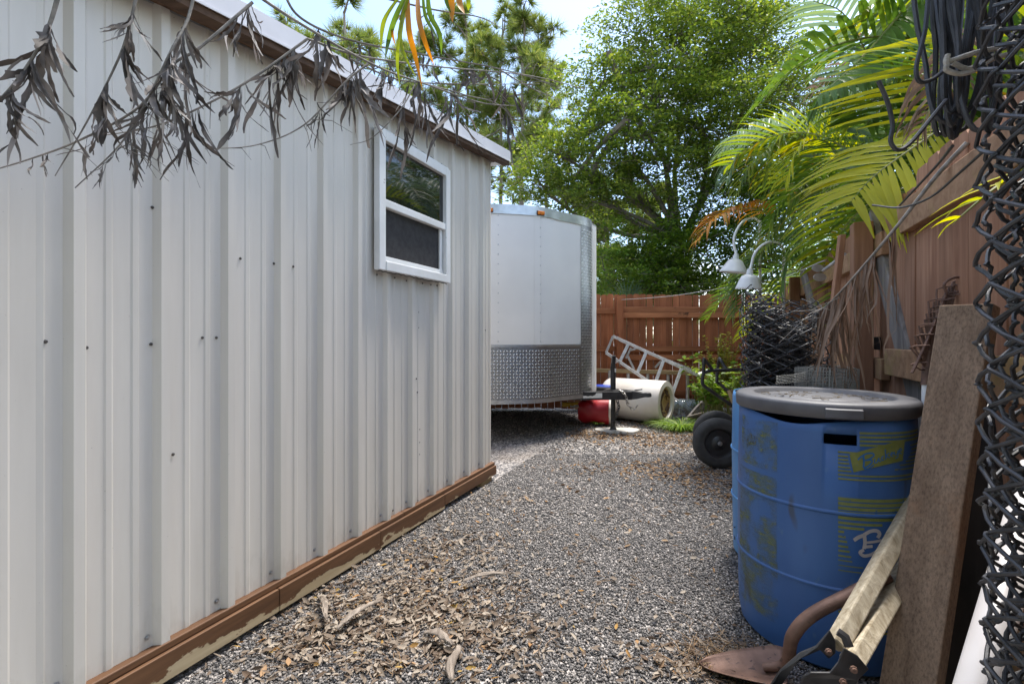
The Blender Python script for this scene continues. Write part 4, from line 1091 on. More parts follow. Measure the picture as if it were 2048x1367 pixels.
# ------------------------------------------------------------------ hanging dead branch over the shed, and a palm leaf above the frame
global_leaf_rnd = random.Random(901)
rnd = random.Random(901)
branch = thing('dead_branch', 'grey dead palm branch with curled dry leaves hanging across the shed', 'branch', P(500, -60, 1.25))
STEMS = [
    ([(470, -40), (560, 22), (625, 62), (690, 100), (770, 140), (850, 168), (960, 205), (1030, 212)], [1.15, 1.2, 1.22, 1.25, 1.3, 1.35, 1.4, 1.45], .0055),
    ([(505, 5), (400, 95), (345, 130), (277, 215), (160, 280), (60, 318), (-30, 345)], [1.18, 1.12, 1.1, 1.05, 1.02, 1.0, 1.0], .0048),
    ([(615, 78), (500, 160), (386, 222), (300, 255), (200, 272)], [1.24, 1.18, 1.12, 1.1, 1.08], .0042),
    ([(395, -40), (375, 40), (342, 102), (294, 201), (239, 290), (150, 376)], [1.1, 1.08, 1.05, 1.04, 1.02, 1.0], .0045),
    ([(740, 125), (690, 165), (608, 250), (513, 290), (410, 298)], [1.3, 1.28, 1.25, 1.22, 1.2], .0036),
    ([(125, -40), (95, 60), (44, 147), (-20, 220)], [.95, .95, .93, .92], .0055),
    ([(280, -40), (262, 40), (239, 113), (178, 236), (110, 352)], [1.0, 1.0, 1.0, 1.0, 1.0], .0042),
    ([(560, -30), (600, 35), (700, 80), (860, 112), (1000, 138), (1110, 170)], [1.25, 1.3, 1.35, 1.4, 1.45, 1.5], .0052),
    ([(615, 78), (720, 112), (880, 134), (1050, 150), (1170, 178)], [1.3, 1.33, 1.38, 1.45, 1.5], .0042),
    ([(700, 118), (800, 160), (930, 168), (1080, 168)], [1.32, 1.36, 1.42, 1.48], .0036),
    ([(850, 168), (930, 190), (1010, 220), (1060, 330)], [1.36, 1.4, 1.45, 1.5], .0030),
    ([(1000, 140), (1060, 175), (1120, 200)], [1.46, 1.5, 1.55], .0032),
    ([(700, -20), (860, 18), (960, 35), (1010, 62)], [1.3, 1.35, 1.4, 1.42], .0040),
    ([(830, 170), (800, 220), (745, 275), (700, 290)], [1.35, 1.3, 1.27, 1.25], .0028),
]
stem_curves = []
for pix, ds, r in STEMS:
    pts = bez([P(x, y, z) for (x, y), z in zip(pix, ds)], 40)
    stem_curves.append(pts)
    G().tube(pts, [r * .8 * (1 - .7 * k / 40) for k in range(41)], 6, cap=False).build('stem', M['dead_stem'], branch, smooth=True)

def dead_leaf(p, length, width, lean=(0, 0), curl=.5, mat='dead_leaf', parent=None):
    "a torn, twisted strip of dry leaf"
    n = 14; d = Vector((lean[0] * .6 + rnd.uniform(-.15, .15), rnd.uniform(-.15, .15), -1)).normalized(); q = [Vector(p)]; sd = []; tw = rnd.uniform(0, pi); dt = rnd.uniform(-.32, .32)
    cx, cy = rnd.uniform(-.16, .16) * curl, rnd.uniform(-.16, .16) * curl
    for j in range(n):
        q.append(q[-1] + d * length / n)
        d = (d + Vector((cx + rnd.uniform(-1, 1) * .12 * curl, cy + rnd.uniform(-1, 1) * .12 * curl, -.07))).normalized()
        if j == 9 and rnd.random() < .35: cx, cy = -cx * 3, -cy * 3
    for j in range(n + 1):
        a = tw + dt * j + rnd.uniform(-.2, .2); sd.append(Vector((cos(a), sin(a), rnd.uniform(-.12, .12))).normalized())
    pk = rnd.uniform(.3, .8); ws = []
    for j in range(n + 1):
        u = j / n; v = u / pk if u < pk else 1 - (u - pk) / (1 - pk) * .85
        ws.append(width * .5 * max(.07, v ** .7) * rnd.uniform(.55, 1.2))
    g = G(); g.strip(q, sd, ws, rnd.uniform(.3, 1.1), Vector((rnd.uniform(-1, 1), -.6, .2)).normalized())
    if rnd.random() < .5:
        k = rnd.randint(4, 8); q2 = [q[k]]; d2 = (q[k + 1] - q[k]).normalized() + Vector((rnd.uniform(-.5, .5), rnd.uniform(-.3, .3), -.1))
        for j in range(5): q2.append(q2[-1] + d2.normalized() * length / n * 1.2); d2 = d2 + Vector((rnd.uniform(-.2, .2), rnd.uniform(-.2, .2), -.15))
        g.strip(q2, sd[:6], [width * w for w in (.16, .2, .2, .16, .1, .02)], .4, Vector((0, -1, 0)))
    g.build('leaf', M[mat], parent or branch, smooth=True)
def along(i, u): 
    c = stem_curves[i]; k = min(int(u * 40), 39); return c[k].lerp(c[k + 1], u * 40 - k)
# clusters of hanging leaves: stem, place along it, how many, length, width
CL = [(5, .30, 6, .15, .030), (5, .55, 7, .17, .030), (5, .80, 7, .16, .026), (6, .20, 4, .13, .022), (6, .45, 5, .17, .026), (6, .62, 7, .13, .024), (6, .25, 3, .10, .02),
      (3, .25, 6, .15, .022), (3, .40, 8, .18, .022), (3, .55, 7, .18, .018), (3, .72, 5, .12, .012), (3, .85, 4, .07, .008), (1, .25, 6, .17, .022), (1, .38, 7, .20, .024), (1, .50, 6, .16, .018), (1, .62, 4, .10, .012),
      (1, .80, 3, .06, .010), (1, .03, 6, .15, .018), (2, .30, 6, .19, .024), (2, .50, 6, .20, .022), (2, .08, 9, .18, .026), (2, .14, 8, .22, .026), (2, .68, 5, .12, .012), (0, .33, 6, .16, .022),
      (4, .12, 7, .22, .028), (4, .22, 6, .18, .026), (4, .42, 4, .10, .014), (0, .58, 6, .16, .022), (0, .70, 5, .20, .020), (0, .78, 4, .24, .018), (7, .30, 4, .12, .016), (7, .42, 5, .14, .014), (7, .60, 5, .10, .016),
      (8, .35, 5, .12, .014), (8, .60, 6, .09, .022), (9, .40, 5, .16, .016), (9, .62, 6, .24, .020), (9, .85, 5, .12, .018), (10, .70, 4, .16, .016), (12, .35, 4, .10, .014), (13, .30, 3, .2, .02)]
for (i, u, n_, L_, w_) in CL:
    for k in range(int(n_ * 1.4)):
        dead_leaf(along(i, min(.99, u + rnd.uniform(-.03, .03))), L_ * rnd.uniform(.45, 1.15), w_ * rnd.uniform(.28, 1.0), (rnd.uniform(-.35, .35), 0), rnd.uniform(.5, 1.6))
# thin wiry ends
for k in range(46):
    i = rnd.choice([0, 1, 2, 3, 4, 7, 8, 9, 10, 11, 11, 8, 9]); p = along(i, rnd.uniform(.3, .98)); d = Vector((rnd.uniform(-.4, .8), rnd.uniform(-.2, .3), rnd.uniform(-.5, .12)))
    L_ = rnd.uniform(.08, .22); G().tube([p, p + d * L_ * .5, p + d * L_ + Vector((0, 0, -.03))], [.0014, .0011, .0006], 4, cap=False).build('twig', M['dead_stem'], branch)

leafy_frond = thing('hanging_palm_leaf', 'green and orange palm leaf hanging down at the top above the shed roof', 'palm leaf', P(830, -60, 1.1))
gr = G().tube([P(880, -80, 1.0), P(850, -40, 1.05), P(815, -5, 1.1), P(800, 40, 1.1)], [.008, .007, .005, .003], 6).build('rachis', M['palm_stem'], leafy_frond, smooth=True)
rnd = random.Random(31)
for (pix, wpx, mt) in [([(810, -20), (775, 30), (765, 60), (762, 100)], 17, 'palm_mixed'), ([(812, -10), (790, 40), (778, 80), (770, 120)], 14, 'palm_green'), ([(815, -20), (818, 60), (830, 110), (845, 180)], 15, 'palm_orange'),
                       ([(835, -20), (838, 40), (852, 90), (868, 130)], 14, 'palm_orange'), ([(855, -20), (860, 30), (880, 70), (883, 110)], 14, 'palm_green'), ([(815, 0), (800, 70), (808, 110), (835, 160)], 12, 'palm_mixed'),
                       ([(810, 20), (798, 80), (795, 130), (800, 172)], 12, 'palm_mixed'), ([(900, -30), (903, 10), (905, 45)], 20, 'palm_orange'), ([(915, -30), (920, 10), (929, 28)], 16, 'palm_orange'), ([(936, -30), (937, 5), (937, 22)], 13, 'palm_mixed'),
                       ([(890, -30), (893, 5), (903, 30)], 12, 'palm_green'), ([(845, -20), (850, 30), (865, 60), (876, 80)], 10, 'palm_green'), ([(800, 30), (785, 60), (790, 90)], 10, 'palm_orange')]:
    pts = bez([P(x, y, 1.1 + rnd.uniform(-.03, .03)) for x, y in pix], 9)
    ws = [wpx / FPX * 1.1 * .38 * w for w in (.5, .8, .95, 1, 1, .95, .85, .65, .4, .05)]
    a = rnd.uniform(-.5, .5)
    G().strip(pts, Vector((cos(a), sin(a), 0)), ws, .35, (0, -1, 0)).build('leaflet', M[mt], leafy_frond, smooth=True)
# ------------------------------------------------------------------ blue drum with a grey lid
rnd = random.Random(41)
DC = Vector((1.225, 1.825, 0)); DR = 0.29
drum = thing('blue_drum', 'large blue plastic drum with olive stripes, a cut slot and a grey lid', 'drum', DC)
def drum_r(z):
    return DR * (1 + .022 * sin(pi * min(1, max(0, z / .86)))) * (1 if z > .06 else .97 + .03 * (z / .06)) 
def drum_top(a):
    "the sawn rim dips on the side facing the gap under the lid"
    d = (a - CUT_A + pi) % (2 * pi) - pi
    return 0.872 - 0.030 * math.exp(-(d / .42) ** 2) + .004 * sin(5 * a)
CUT_A = math.atan2(-1.825 + .35, -1.225 - .35)
def ray_theta(x):
    "angle on the drum where the photo column x meets its near side"
    d = Vector((x - 1024, FPX, 0)).normalized(); oc = -Vector((DC.x, DC.y, 0)); b = oc.dot(d); R = DR * 1.018
    disc = b * b - (oc.dot(oc) - R * R)
    s = -b - sqrt(max(disc, 0)); p = d * s
    a = math.atan2(p.y - DC.y, p.x - DC.x)
    return (a - 2 * pi if a > 0.6 else a), p.y
def on_drum(x, y, lift=0.0012):
    a, dep = ray_theta(x); z = CAM_H - (y - HORIZON) / FPX * dep
    r = drum_r(z) + lift
    return a, z
def cyl(a, z, lift=0.0012):
    r = drum_r(z) + lift; return Vector((DC.x + cos(a) * r, DC.y + sin(a) * r, z))
# body with two thin moulded ribs and a rectangular slot
sl = [on_drum(1647, 867), on_drum(1716, 893)]
SA0, SA1 = sorted((sl[0][0], sl[1][0])); SZ0, SZ1 = sorted((sl[0][1], sl[1][1]))
nA = 96
angs = sorted(set([2 * pi * k / nA - pi for k in range(nA)] + [SA0, SA1]))
angs = [a for a in angs if not any(abs(a - s) < .02 and a != s for s in (SA0, SA1))]
zs = [0.0, .015, .06, .15, .25, .285, .29, .293, .298, .303, .33, .42, .52, .545, .548, .553, .558, .563, SZ0, SZ1, .80, 1.0]
zs = sorted(zs)
V = []; F = []; na = len(angs)
for z in zs:
    for a in angs:
        zz = z if z < .99 else drum_top(a)
        r = drum_r(zz) - (.016 if z == 0.0 else 0)
        if z in (.293, .298): r += .005
        if z in (.553, .558): r += .005
        V.append(Vector((DC.x + cos(a) * r, DC.y + sin(a) * r, zz + .002)))
for j in range(len(zs) - 1):
    for k in range(na):
        l = (k + 1) % na
        if zs[j] >= SZ0 - 1e-6 and zs[j + 1] <= SZ1 + 1e-6 and angs[k] >= SA0 - 1e-6 and angs[l] <= SA1 + 1e-6 and angs[l] > angs[k]: continue
        F.append((j * na + k, j * na + l, (j + 1) * na + l, (j + 1) * na + k))
body = G().add(V, F).build('body', M['drum_blue'], drum, smooth=True, sharp=30)
sm = body.modifiers.new('wall', 'SOLIDIFY'); sm.thickness = .005; sm.offset = -1
G().lathe([(0.0001, .004), (DR - .02, .004)], DC, n=32).build('bottom', M['drum_blue'], drum)

# lid
lid = G().lathe([(.288, -.050), (.296, -.052), (.302, -.046), (.304, -.012), (.300, -.002), (.292, .003), (.240, .004), (.233, .001), (.229, -.012), (.222, -.016), (.150, -.014), (.142, -.006), (.12, -.003), (.0001, -.001)],
                 DC + Vector((0, 0, .925)), n=72).build('lid', M['lid_grey'], drum, smooth=True, sharp=50)
a0, a1 = ray_theta(1650)[0], ray_theta(1722)[0]
def lid_tab():
    V = []; F = []; n = 10
    for k in range(n + 1):
        a = a0 + (a1 - a0) * k / n
        for (r, z) in ((.303, .912), (.315, .909), (.317, .880), (.303, .874)):
            V.append(Vector((DC.x + cos(a) * r, DC.y + sin(a) * r, z)))
    for k in range(n):
        for j in range(3): F.append((4 * k + j, 4 * k + 4 + j, 4 * k + 5 + j, 4 * k + 1 + j))
    F += [(0, 1, 2, 3), (4 * n + 3, 4 * n + 2, 4 * n + 1, 4 * n)]
    return G().add(V, F)
lid_tab().build('lid_tab', M['lid_grey'], lid, bevel=.002)
g = G()
for k in range(60):
    a0_ = radians(200 + k * 2.2); r = .185 + .012 * sin(k * .7); w = .030 * sin(pi * k / 59) + .004
    g.add([Vector((DC.x + cos(a0_ + q * .04) * (r + s * w), DC.y + sin(a0_ + q * .04) * (r + s * w), .9125 + .001 * rnd.random())) for q in (0, 1) for s in (-1, 1)], [(0, 1, 3, 2)])
tag(g.build('dirt', M['lid_dirt'], lid), kind='stuff')
g = G()
for k in range(70):
    a = rnd.uniform(0, 2 * pi); r = rnd.uniform(.05, .21); c = Vector((DC.x + cos(a) * r, DC.y + sin(a) * r, .9165 if r > .15 else .923)); l = rnd.uniform(.004, .016); b_ = rnd.uniform(0, pi)
    g.obox(c, (cos(b_) * l, sin(b_) * l, 0), (-sin(b_) * .002, cos(b_) * .002, 0), (0, 0, .001))
tag(g.build('lid_debris', M['lid_dirt'], lid), kind='stuff')
# printed label: stripes, panel, script lettering (flat print following the drum)
def patch(g, poly_px, lift=.0012, sub=8):
    "a quad in photo pixels (tl, tr, br, bl) laid on the drum"
    tl, tr, br, bl = poly_px; V = []; F = []
    for k in range(sub + 1):
        u = k / sub
        for (p, q) in ((tl, tr), (bl, br)):
            a, z = on_drum(p[0] + (q[0] - p[0]) * u, p[1] + (q[1] - p[1]) * u); V.append(cyl(a, z, lift))
    for k in range(sub): F.append((2 * k, 2 * k + 1, 2 * k + 3, 2 * k + 2))
    g.add(V, F)
def flat_stripe(g, x0, x1, y, h, cut=None):
    "a level stripe on the drum starting at photo pixel (x0, y); h px thick, ends at column x1"
    a0_, dep = ray_theta(x0); z = CAM_H - (y - HORIZON) / FPX * dep; dz = h / FPX * dep
    a1_ = ray_theta(x1)[0]; n = 10; V = []; F = []
    for k in range(n + 1):
        a = a0_ + (a1_ - a0_) * k / n
        V += [cyl(a, z + dz / 2), cyl(a, z - dz / 2)]
    for k in range(n): F.append((2 * k, 2 * k + 1, 2 * k + 3, 2 * k + 2))
    g.add(V, F)
g = G()
for k, (y, x0, x1) in enumerate([(866, 1720, 1838), (874, 1720, 1838), (882, 1720, 1838), (890, 1720, 1770), (903, 1676, 1725), (911, 1676, 1697), (918, 1676, 1697), (925, 1676, 1699), (933, 1676, 1701), (940, 1676, 1703), (948, 1676, 1837), (956, 1676, 1836)]):
    flat_stripe(g, x0, x1, y, 4.2 if k < 4 else 3.2)
for (y, x0) in ((890, 1822), (898, 1824), (906, 1822), (914, 1818), (922, 1812), (930, 1800), (939, 1790)): flat_stripe(g, x0, 1838, y, 2.6)
for k, (y, x1, h) in enumerate([(996, 1838, 6.5), (1005, 1832, 6.5), (1014, 1826, 6), (1023, 1820, 6), (1033, 1812, 6), (1043, 1764, 5), (1052, 1728, 5), (1061, 1688, 4.5), (1071, 1691, 4.3), (1080, 1694, 4.2), (1090, 1696, 4.2), (1099, 1699, 4.0), (1109, 1702, 3.5), (1118, 1704, 2.5), (1128, 1726, 2), (1138, 1722, 2)]):
    flat_stripe(g, 1676, x1, y, h)
for k in range(9): flat_stripe(g, 1676, 1838, 1185 + k * 9, 4.5)
g.build('printed_stripes', M['olive_print'], drum)
g = G(); patch(g, [(1699, 908), (1812, 878), (1806, 921), (1707, 944)], .0016, 12); lp = g.build('label_panel', M['olive_print'], drum)
def stroke(pts, wpx, mat, lift=.002, name='letter', parent=None):
    "a brush stroke through photo pixels on the drum"
    q = bez([Vector((x, y, 0)) for x, y in pts], max(6, 5 * (len(pts) - 1))); V = []; F = []
    for i, p in enumerate(q):
        d = (q[min(i + 1, len(q) - 1)] - q[max(i - 1, 0)]); d = d.normalized() if d.length > 1e-6 else Vector((1, 0, 0)); nn = Vector((-d.y, d.x, 0))
        for s in (-1, 1):
            e = p + nn * s * wpx / 2; a, z = on_drum(e.x, e.y); V.append(cyl(a, z, lift))
    for i in range(len(q) - 1): F.append((2 * i, 2 * i + 1, 2 * i + 3, 2 * i + 2))
    G().add(V, F).build(name, M[mat], parent or drum)
# small word on the olive panel (the word reads Buckeye)
for pts, w in [([(1716, 919), (1721, 914), (1733, 907), (1745, 906), (1748, 910), (1742, 916), (1732, 920)], 3), ([(1727, 911), (1728, 922), (1727, 934)], 3.4), ([(1730, 920), (1742, 919), (1744, 924), (1737, 931), (1727, 936)], 3.2), ([(1727, 936), (1736, 937), (1748, 929)], 2.6),
               ([(1750, 917), (1749, 924), (1754, 924), (1758, 915)], 2), ([(1758, 915), (1759, 922), (1762, 921)], 2), ([(1768, 912), (1764, 914), (1764, 920), (1769, 918)], 2), ([(1771, 898), (1772, 918)], 2.2), ([(1779, 905), (1773, 911), (1780, 915)], 1.8),
               ([(1782, 909), (1787, 906), (1784, 904), (1782, 910), (1787, 913)], 1.7), ([(1789, 903), (1790, 909), (1795, 907), (1797, 900)], 1.7), ([(1797, 900), (1796, 913), (1791, 916)], 1.7), ([(1799, 903), (1804, 899), (1801, 896), (1799, 904), (1804, 907)], 1.7)]:
    stroke(pts, w, 'blue_print', .0022, 'letter', lp)
# the big white letters, partly hidden by the wooden handles
for pts, w in [([(1707, 1079), (1716, 1073), (1727, 1069)], 7.5), ([(1727, 1068), (1740, 1061), (1752, 1060), (1758, 1066), (1754, 1074)], 7), ([(1728, 1070), (1729, 1084), (1727, 1096)], 7), ([(1728, 1084), (1746, 1082), (1762, 1079)], 5), ([(1729, 1092), (1744, 1091)], 6), ([(1727, 1098), (1719, 1103), (1727, 1110), (1742, 1107), (1756, 1098)], 6.5),
               ([(1768, 1098), (1768, 1108), (1776, 1106), (1780, 1092)], 5), ([(1795, 1088), (1787, 1094), (1789, 1102), (1797, 1098)], 5), ([(1803, 1066), (1804, 1098)], 5), ([(1816, 1080), (1806, 1088), (1818, 1096)], 4.5),
               ([(1728, 1230), (1722, 1222), (1730, 1218), (1736, 1226), (1727, 1240)], 4)]:
    stroke(pts, w, 'pale_print', .0018)
# worn patches of the other label on the left
for (x0, x1, y0, y1) in ((1483, 1554, 838, 935), (1481, 1554, 945, 1115), (1480, 1556, 1105, 1225)):
    V = []; F = []; n = 12; aa, bb = ray_theta(x0)[0], ray_theta(x1)[0]; z0 = on_drum((x0 + x1) / 2, y1)[1]; z1 = on_drum((x0 + x1) / 2, y0)[1]
    for k in range(n + 1):
        a = aa + (bb - aa) * k / n
        for j in range(7): V.append(cyl(a, z0 + (z1 - z0) * j / 6, .0012))
    for k in range(n):
        for j in range(6): F.append((7 * k + j, 7 * k + 7 + j, 7 * k + 8 + j, 7 * k + 1 + j))
    G().add(V, F).build('worn_label', M['worn_print'], drum, smooth=True)
g = G()
for k in range(26):
    x, y = rnd.uniform(1489, 1512), rnd.uniform(868, 886); a, z = on_drum(x, y); b_, z2 = on_drum(x + rnd.uniform(-4, 4), y + rnd.uniform(-8, 8))
    g.tube([cyl(a, z, .001), cyl(b_, z2, .001)], .0008, 4)
tag(g.build('scribble', M['dark_fleck'], drum), kind='stuff')

# ------------------------------------------------------------------ second drum holding a roll of black mesh
D2 = Vector((1.47, 2.40, 0))
drum2 = thing('open_drum', 'pale blue open drum behind the lidded one, holding black mesh', 'drum', D2)
b2 = G().lathe([(.27, .0), (.285, .02), (.29, .3), (.296, .303), (.296, .31), (.29, .313), (.292, .55), (.298, .553), (.298, .56), (.292, .563), (.288, .84), (.283, .862)], D2, n=64).build('body', M['drum_pale'], drum2, smooth=True, sharp=30)
sm = b2.modifiers.new('wall', 'SOLIDIFY'); sm.thickness = .006; sm.offset = -1
G().lathe([(.0001, .02), (.27, .02)], D2, n=32).build('bottom', M['drum_pale'], drum2)

def chain_mesh(parent, base, h, r0, r1, turns, pitch, wire, lean=(0, 0), rough=0.0, name='mesh_wire', mat='black_wire', cell=None, sides=5, jit=0.0, hvar=0.0):
    "rolled-up chain-link: bent wires woven side by side along a spiral"
    cell = cell or pitch; ths = []; a = 0.0; s = 0.0
    tot = turns * 2 * pi
    while a < tot:
        r = r0 + (r1 - r0) * a / tot; ths.append((a, r)); a += pitch / r
    for k, (a, r) in enumerate(ths):
        hk = h * (1 - hvar * (.5 + .5 * sin(a * 1.0 + 2.2)) - hvar * .5 * rnd.random()); n = int(hk / cell * 2); pts = []
        sub = [(-1.0, 0), (-.95, .07), (-.76, .15), (0, .5), (.76, .85), (.95, .93)]
        for j in range(n):
            sg = 1 if (j + k) % 2 == 0 else -1
            for (u, w) in sub:
                z = (j + w) * cell / 2
                if z > hk: break
                x = u * sg * pitch * .56
                rr = r + (.45 * wire if (j % 2 == 0) else -.45 * wire) * 1.2 + jit * sin(3.1 * a + 5 * z / h) + rnd.uniform(-rough, rough)
                an = a + x / r
                q = base + Vector((cos(an) * rr + lean[0] * z, sin(an) * rr + lean[1] * z, z))
                pts.append(q)
        G().tube(pts, wire, sides, cap=False).build(name, M[mat], parent, smooth=True)
rnd = random.Random(51)
roll2 = thing('black_mesh_roll', 'tangled roll of black chain-link mesh standing in the open blue drum', 'wire mesh', (1.40, 2.38, .25))
chain_mesh(roll2, Vector((1.36, 2.38, .08)), 1.30, .03, .135, 5.5, .048, .0029, (.03, 0), .022, 'mesh_wire', jit=.022, sides=4, cell=.05, hvar=.10)
chain_mesh(roll2, Vector((1.37, 2.38, .08)), 1.37, .165, .19, 1.6, .058, .0030, (.035, 0), .006, 'mesh_wire', jit=.020, sides=4, cell=.064, hvar=.07)
roll3 = thing('small_mesh_roll', 'smaller crushed roll of black chain-link beside the taller one', 'wire mesh', (1.62, 2.52, .3))
chain_mesh(roll3, Vector((1.62, 2.52, .10)), 1.08, .05, .13, 2.4, .056, .0030, (.03, 0), .012, 'mesh_wire', jit=.02, sides=4, hvar=.12)
# a small roll of galvanised hardware cloth on the drum rim
HC = Vector((1.475, 2.16, .878))
hc = thing('hardware_cloth_roll', 'flat coil of fine grey hardware cloth behind the grey lid', 'wire mesh', HC)
for (r, zz) in ((.125, 0), (.112, .004), (.098, .002)):
    g = G(); c = HC + Vector((0, 0, zz)); n = 60
    for j in range(10): g.tube([c + Vector((cos(2 * pi * k / 40) * (r + .006 * sin(3 * 2 * pi * k / 40)), sin(2 * pi * k / 40) * r, j * .0145 + .004 * sin(2 * pi * k / 20))) for k in range(40)], .0012, 3, closed=True)
    for k in range(n):
        a = 2 * pi * k / n; g.tube([c + Vector((cos(a) * r, sin(a) * r, 0)), c + Vector((cos(a + .05) * r, sin(a + .05) * r, .131))], .0012, 3, cap=False)
    tag(g.build('wire_layer', M['galv'], hc), kind='stuff')
g = G()
for j in range(6): g.tube([P(1552, 752 + j * 3, 2.10), P(1585, 749 + j * 3, 2.10), P(1612, 744 + j * 3.5, 2.10)], .0012, 3, cap=False)
for j in range(14): g.tube([P(1552 + j * 5, 751 - j * .5, 2.10), P(1554 + j * 5, 770, 2.10)], .0012, 3, cap=False)
tag(g.build('wire_end', M['galv'], hc), kind='stuff')

# ------------------------------------------------------------------ right edge: chain-link roll, wire coil, pipe, plank
rnd = random.Random(52)
RC = Vector((.812, .63, 0))
roll = thing('chain_link_roll', 'tall roll of black chain-link fencing standing at the right edge', 'wire mesh', RC)
chain_mesh(roll, RC + Vector((-.035, 0, 0)), 1.83, .03, .112, 4.0, .043, .0031, (.010, 0), .0022, 'mesh_wire', cell=.060, jit=.009, sides=6)
coil = thing('wire_coil', 'coil of black wire tied up at the top right beside the chain-link roll', 'wire', P(1925, 60, .80))
cc = P(1928, -110, .82)
for k in range(13):
    w = (38 + 10 * sin(k * 2.1)) / FPX * .82; hgt = (365 + 22 * sin(k * 1.7 + 1)) / FPX * .82; off = Vector((rnd.uniform(-.022, .022), rnd.uniform(-.03, .03), rnd.uniform(-.004, .012))); pts = []
    for j in range(44):
        a = 2 * pi * j / 44; pinch = 1 - .28 * math.exp(-((sin(a) * hgt + .20) / .06) ** 2)
        pts.append(cc + off + Vector((cos(a) * w * pinch + .03 * sin(a) ** 2 * (1 if sin(a) > 0 else -.4) * .5, .02 * cos(a + k), sin(a) * hgt)))
    G().tube(pts, .0042, 7, closed=True).build('loop', M['black_wire'], coil, smooth=True)
for pix in ([(1858, -30), (1850, 60), (1833, 130), (1838, 162), (1862, 160), (1892, 138)], [(1757, 162), (1775, 205), (1785, 250), (1781, 282), (1796, 300), (1822, 285), (1860, 240), (1893, 200)]):
    G().tube(bez([P(x, y, .80) for x, y in pix], 30), .0036, 7).build('loose_end', M['black_wire'], coil, smooth=True)
for pix in ([(1893, 112), (1900, 122), (1930, 112), (1975, 100), (2050, 92)], [(1895, 128), (1893, 140), (1920, 148), (1950, 140), (1985, 118), (2020, 108)], [(1905, 126), (1935, 138), (1958, 128), (1985, 112)], [(1896, 110), (1892, 122), (1894, 134)]):
    G().tube(bez([P(x, y, .775) for x, y in pix], 20), .0042, 6).build('tie_cord', M['cord'], coil, smooth=True)
for pix, d in (([(1905, 292), (1870, 335), (1800, 410)], [.86, 1.1, 1.45]), ([(1970, 300), (1920, 345), (1860, 395), (1800, 415), (1745, 410)], [.86, 1.0, 1.2, 1.4, 1.5])):
    G().tube(bez([P(x, y, z) for (x, y), z in zip(pix, d)], 16), .0030, 6).build('trailing_wire', M['black_wire'], coil, smooth=True)

pipe_a, pipe_b = P(2072, 960, .90), P(1950, 1380, .80)
dirp = (pipe_b - pipe_a).normalized(); pipe_b = pipe_a + dirp * ((pipe_a.z - 0.0) / -dirp.z); pipe_a = pipe_a - dirp * .03
pp = G().tube([pipe_a, pipe_b], .0275, 24, cap=False)
po = pp.build('plastic_pipe', M['pvc'], None, smooth=True, loc=pipe_b); sm = po.modifiers.new('wall', 'SOLIDIFY'); sm.thickness = .004; sm.offset = -1
tag(po, 'white plastic pipe leaning at the lower right behind the chain-link', 'pipe')

# rusty steel plank leaning on the side fence
def lean_box(a, b, width_dir, w, th, name, mat, label, cat, bevel=.004, top_cut=0.0):
    a, b = Vector(a), Vector(b); d = (b - a).normalized(); wd = (Vector(width_dir) - d * Vector(width_dir).dot(d)).normalized(); nn = d.cross(wd)
    g = G(); g.obox((a + b) / 2, wd * w / 2, nn * th / 2, d * (b - a).length / 2)
    o = g.build(name, mat, None, bevel=bevel, loc=a); tag(o, label, cat); return o
pt, pbm = P(1938, 612, 1.42), P(1822, 1367, 1.33)
dl = (pbm - pt).normalized(); pbm = pt + dl * (pt.z / -dl.z)
lean_box(pbm, pt, Vector((.40, -.92, 0)), .128, .050, 'steel_plank', M['rust'], 'rusty brown steel plank leaning upright in front of the blue drum', 'plank', .004)
pt2, pb3 = P(2010, 640, 1.50), P(1940, 1367, 1.40)
dl = (pb3 - pt2).normalized(); pb3 = pt2 + dl * (pt2.z / -dl.z)
lean_box(pb3, pt2, Vector((.55, -.83, 0)), .28, .02, 'gap_shade_board', M['gap_shade'], 'dark plywood board leaning behind the rusty plank', 'board', .002)  # stands in for the shaded gap right of the plank

# ------------------------------------------------------------------ digging tools
dig = thing('post_hole_digger', 'post hole digger with two pale square wooden handles and black blades', 'digger', P(1660, 1420, 1.30))
h1a, h1b = P(1672, 1290, 1.28), P(1846, 978, 1.56)
h2a, h2b = P(1702, 1325, 1.24), P(1812, 1140, 1.47)
for (a, b_) in ((h1a, h1b), (h2a, h2b)):
    d = (b_ - a).normalized(); o = G().beam(a, b_ + d * (.09 if b_ is h1b else .16), .043, .043, roll=radians(38)).build('handle', M['pale_wood'], dig, bevel=.005)
def blade(outline, d, th, name):
    pts = [P(x, y, d + dd) for (x, y, dd) in outline]
    g = G().prism(pts, Vector((.35, .9, .2)).normalized() * th); return g.build(name, M['steel_black'], dig, bevel=.003)
bl = blade([(1660, 1260, 0), (1672, 1282, 0), (1672, 1306, 0), (1658, 1318, 0), (1640, 1300, .01), (1600, 1318, .03), (1575, 1345, .05), (1545, 1400, .06), (1520, 1400, .06), (1560, 1340, .05), (1600, 1305, .03), (1632, 1292, .01)], 1.25, .006, 'blade')
bl2 = blade([(1688, 1296, 0), (1716, 1312, 0), (1738, 1338, .01), (1716, 1360, .0), (1700, 1400, .0), (1590, 1400, .02), (1606, 1352, .01), (1622, 1345, .0), (1660, 1345, 0), (1676, 1325, 0)], 1.19, .006, 'blade')
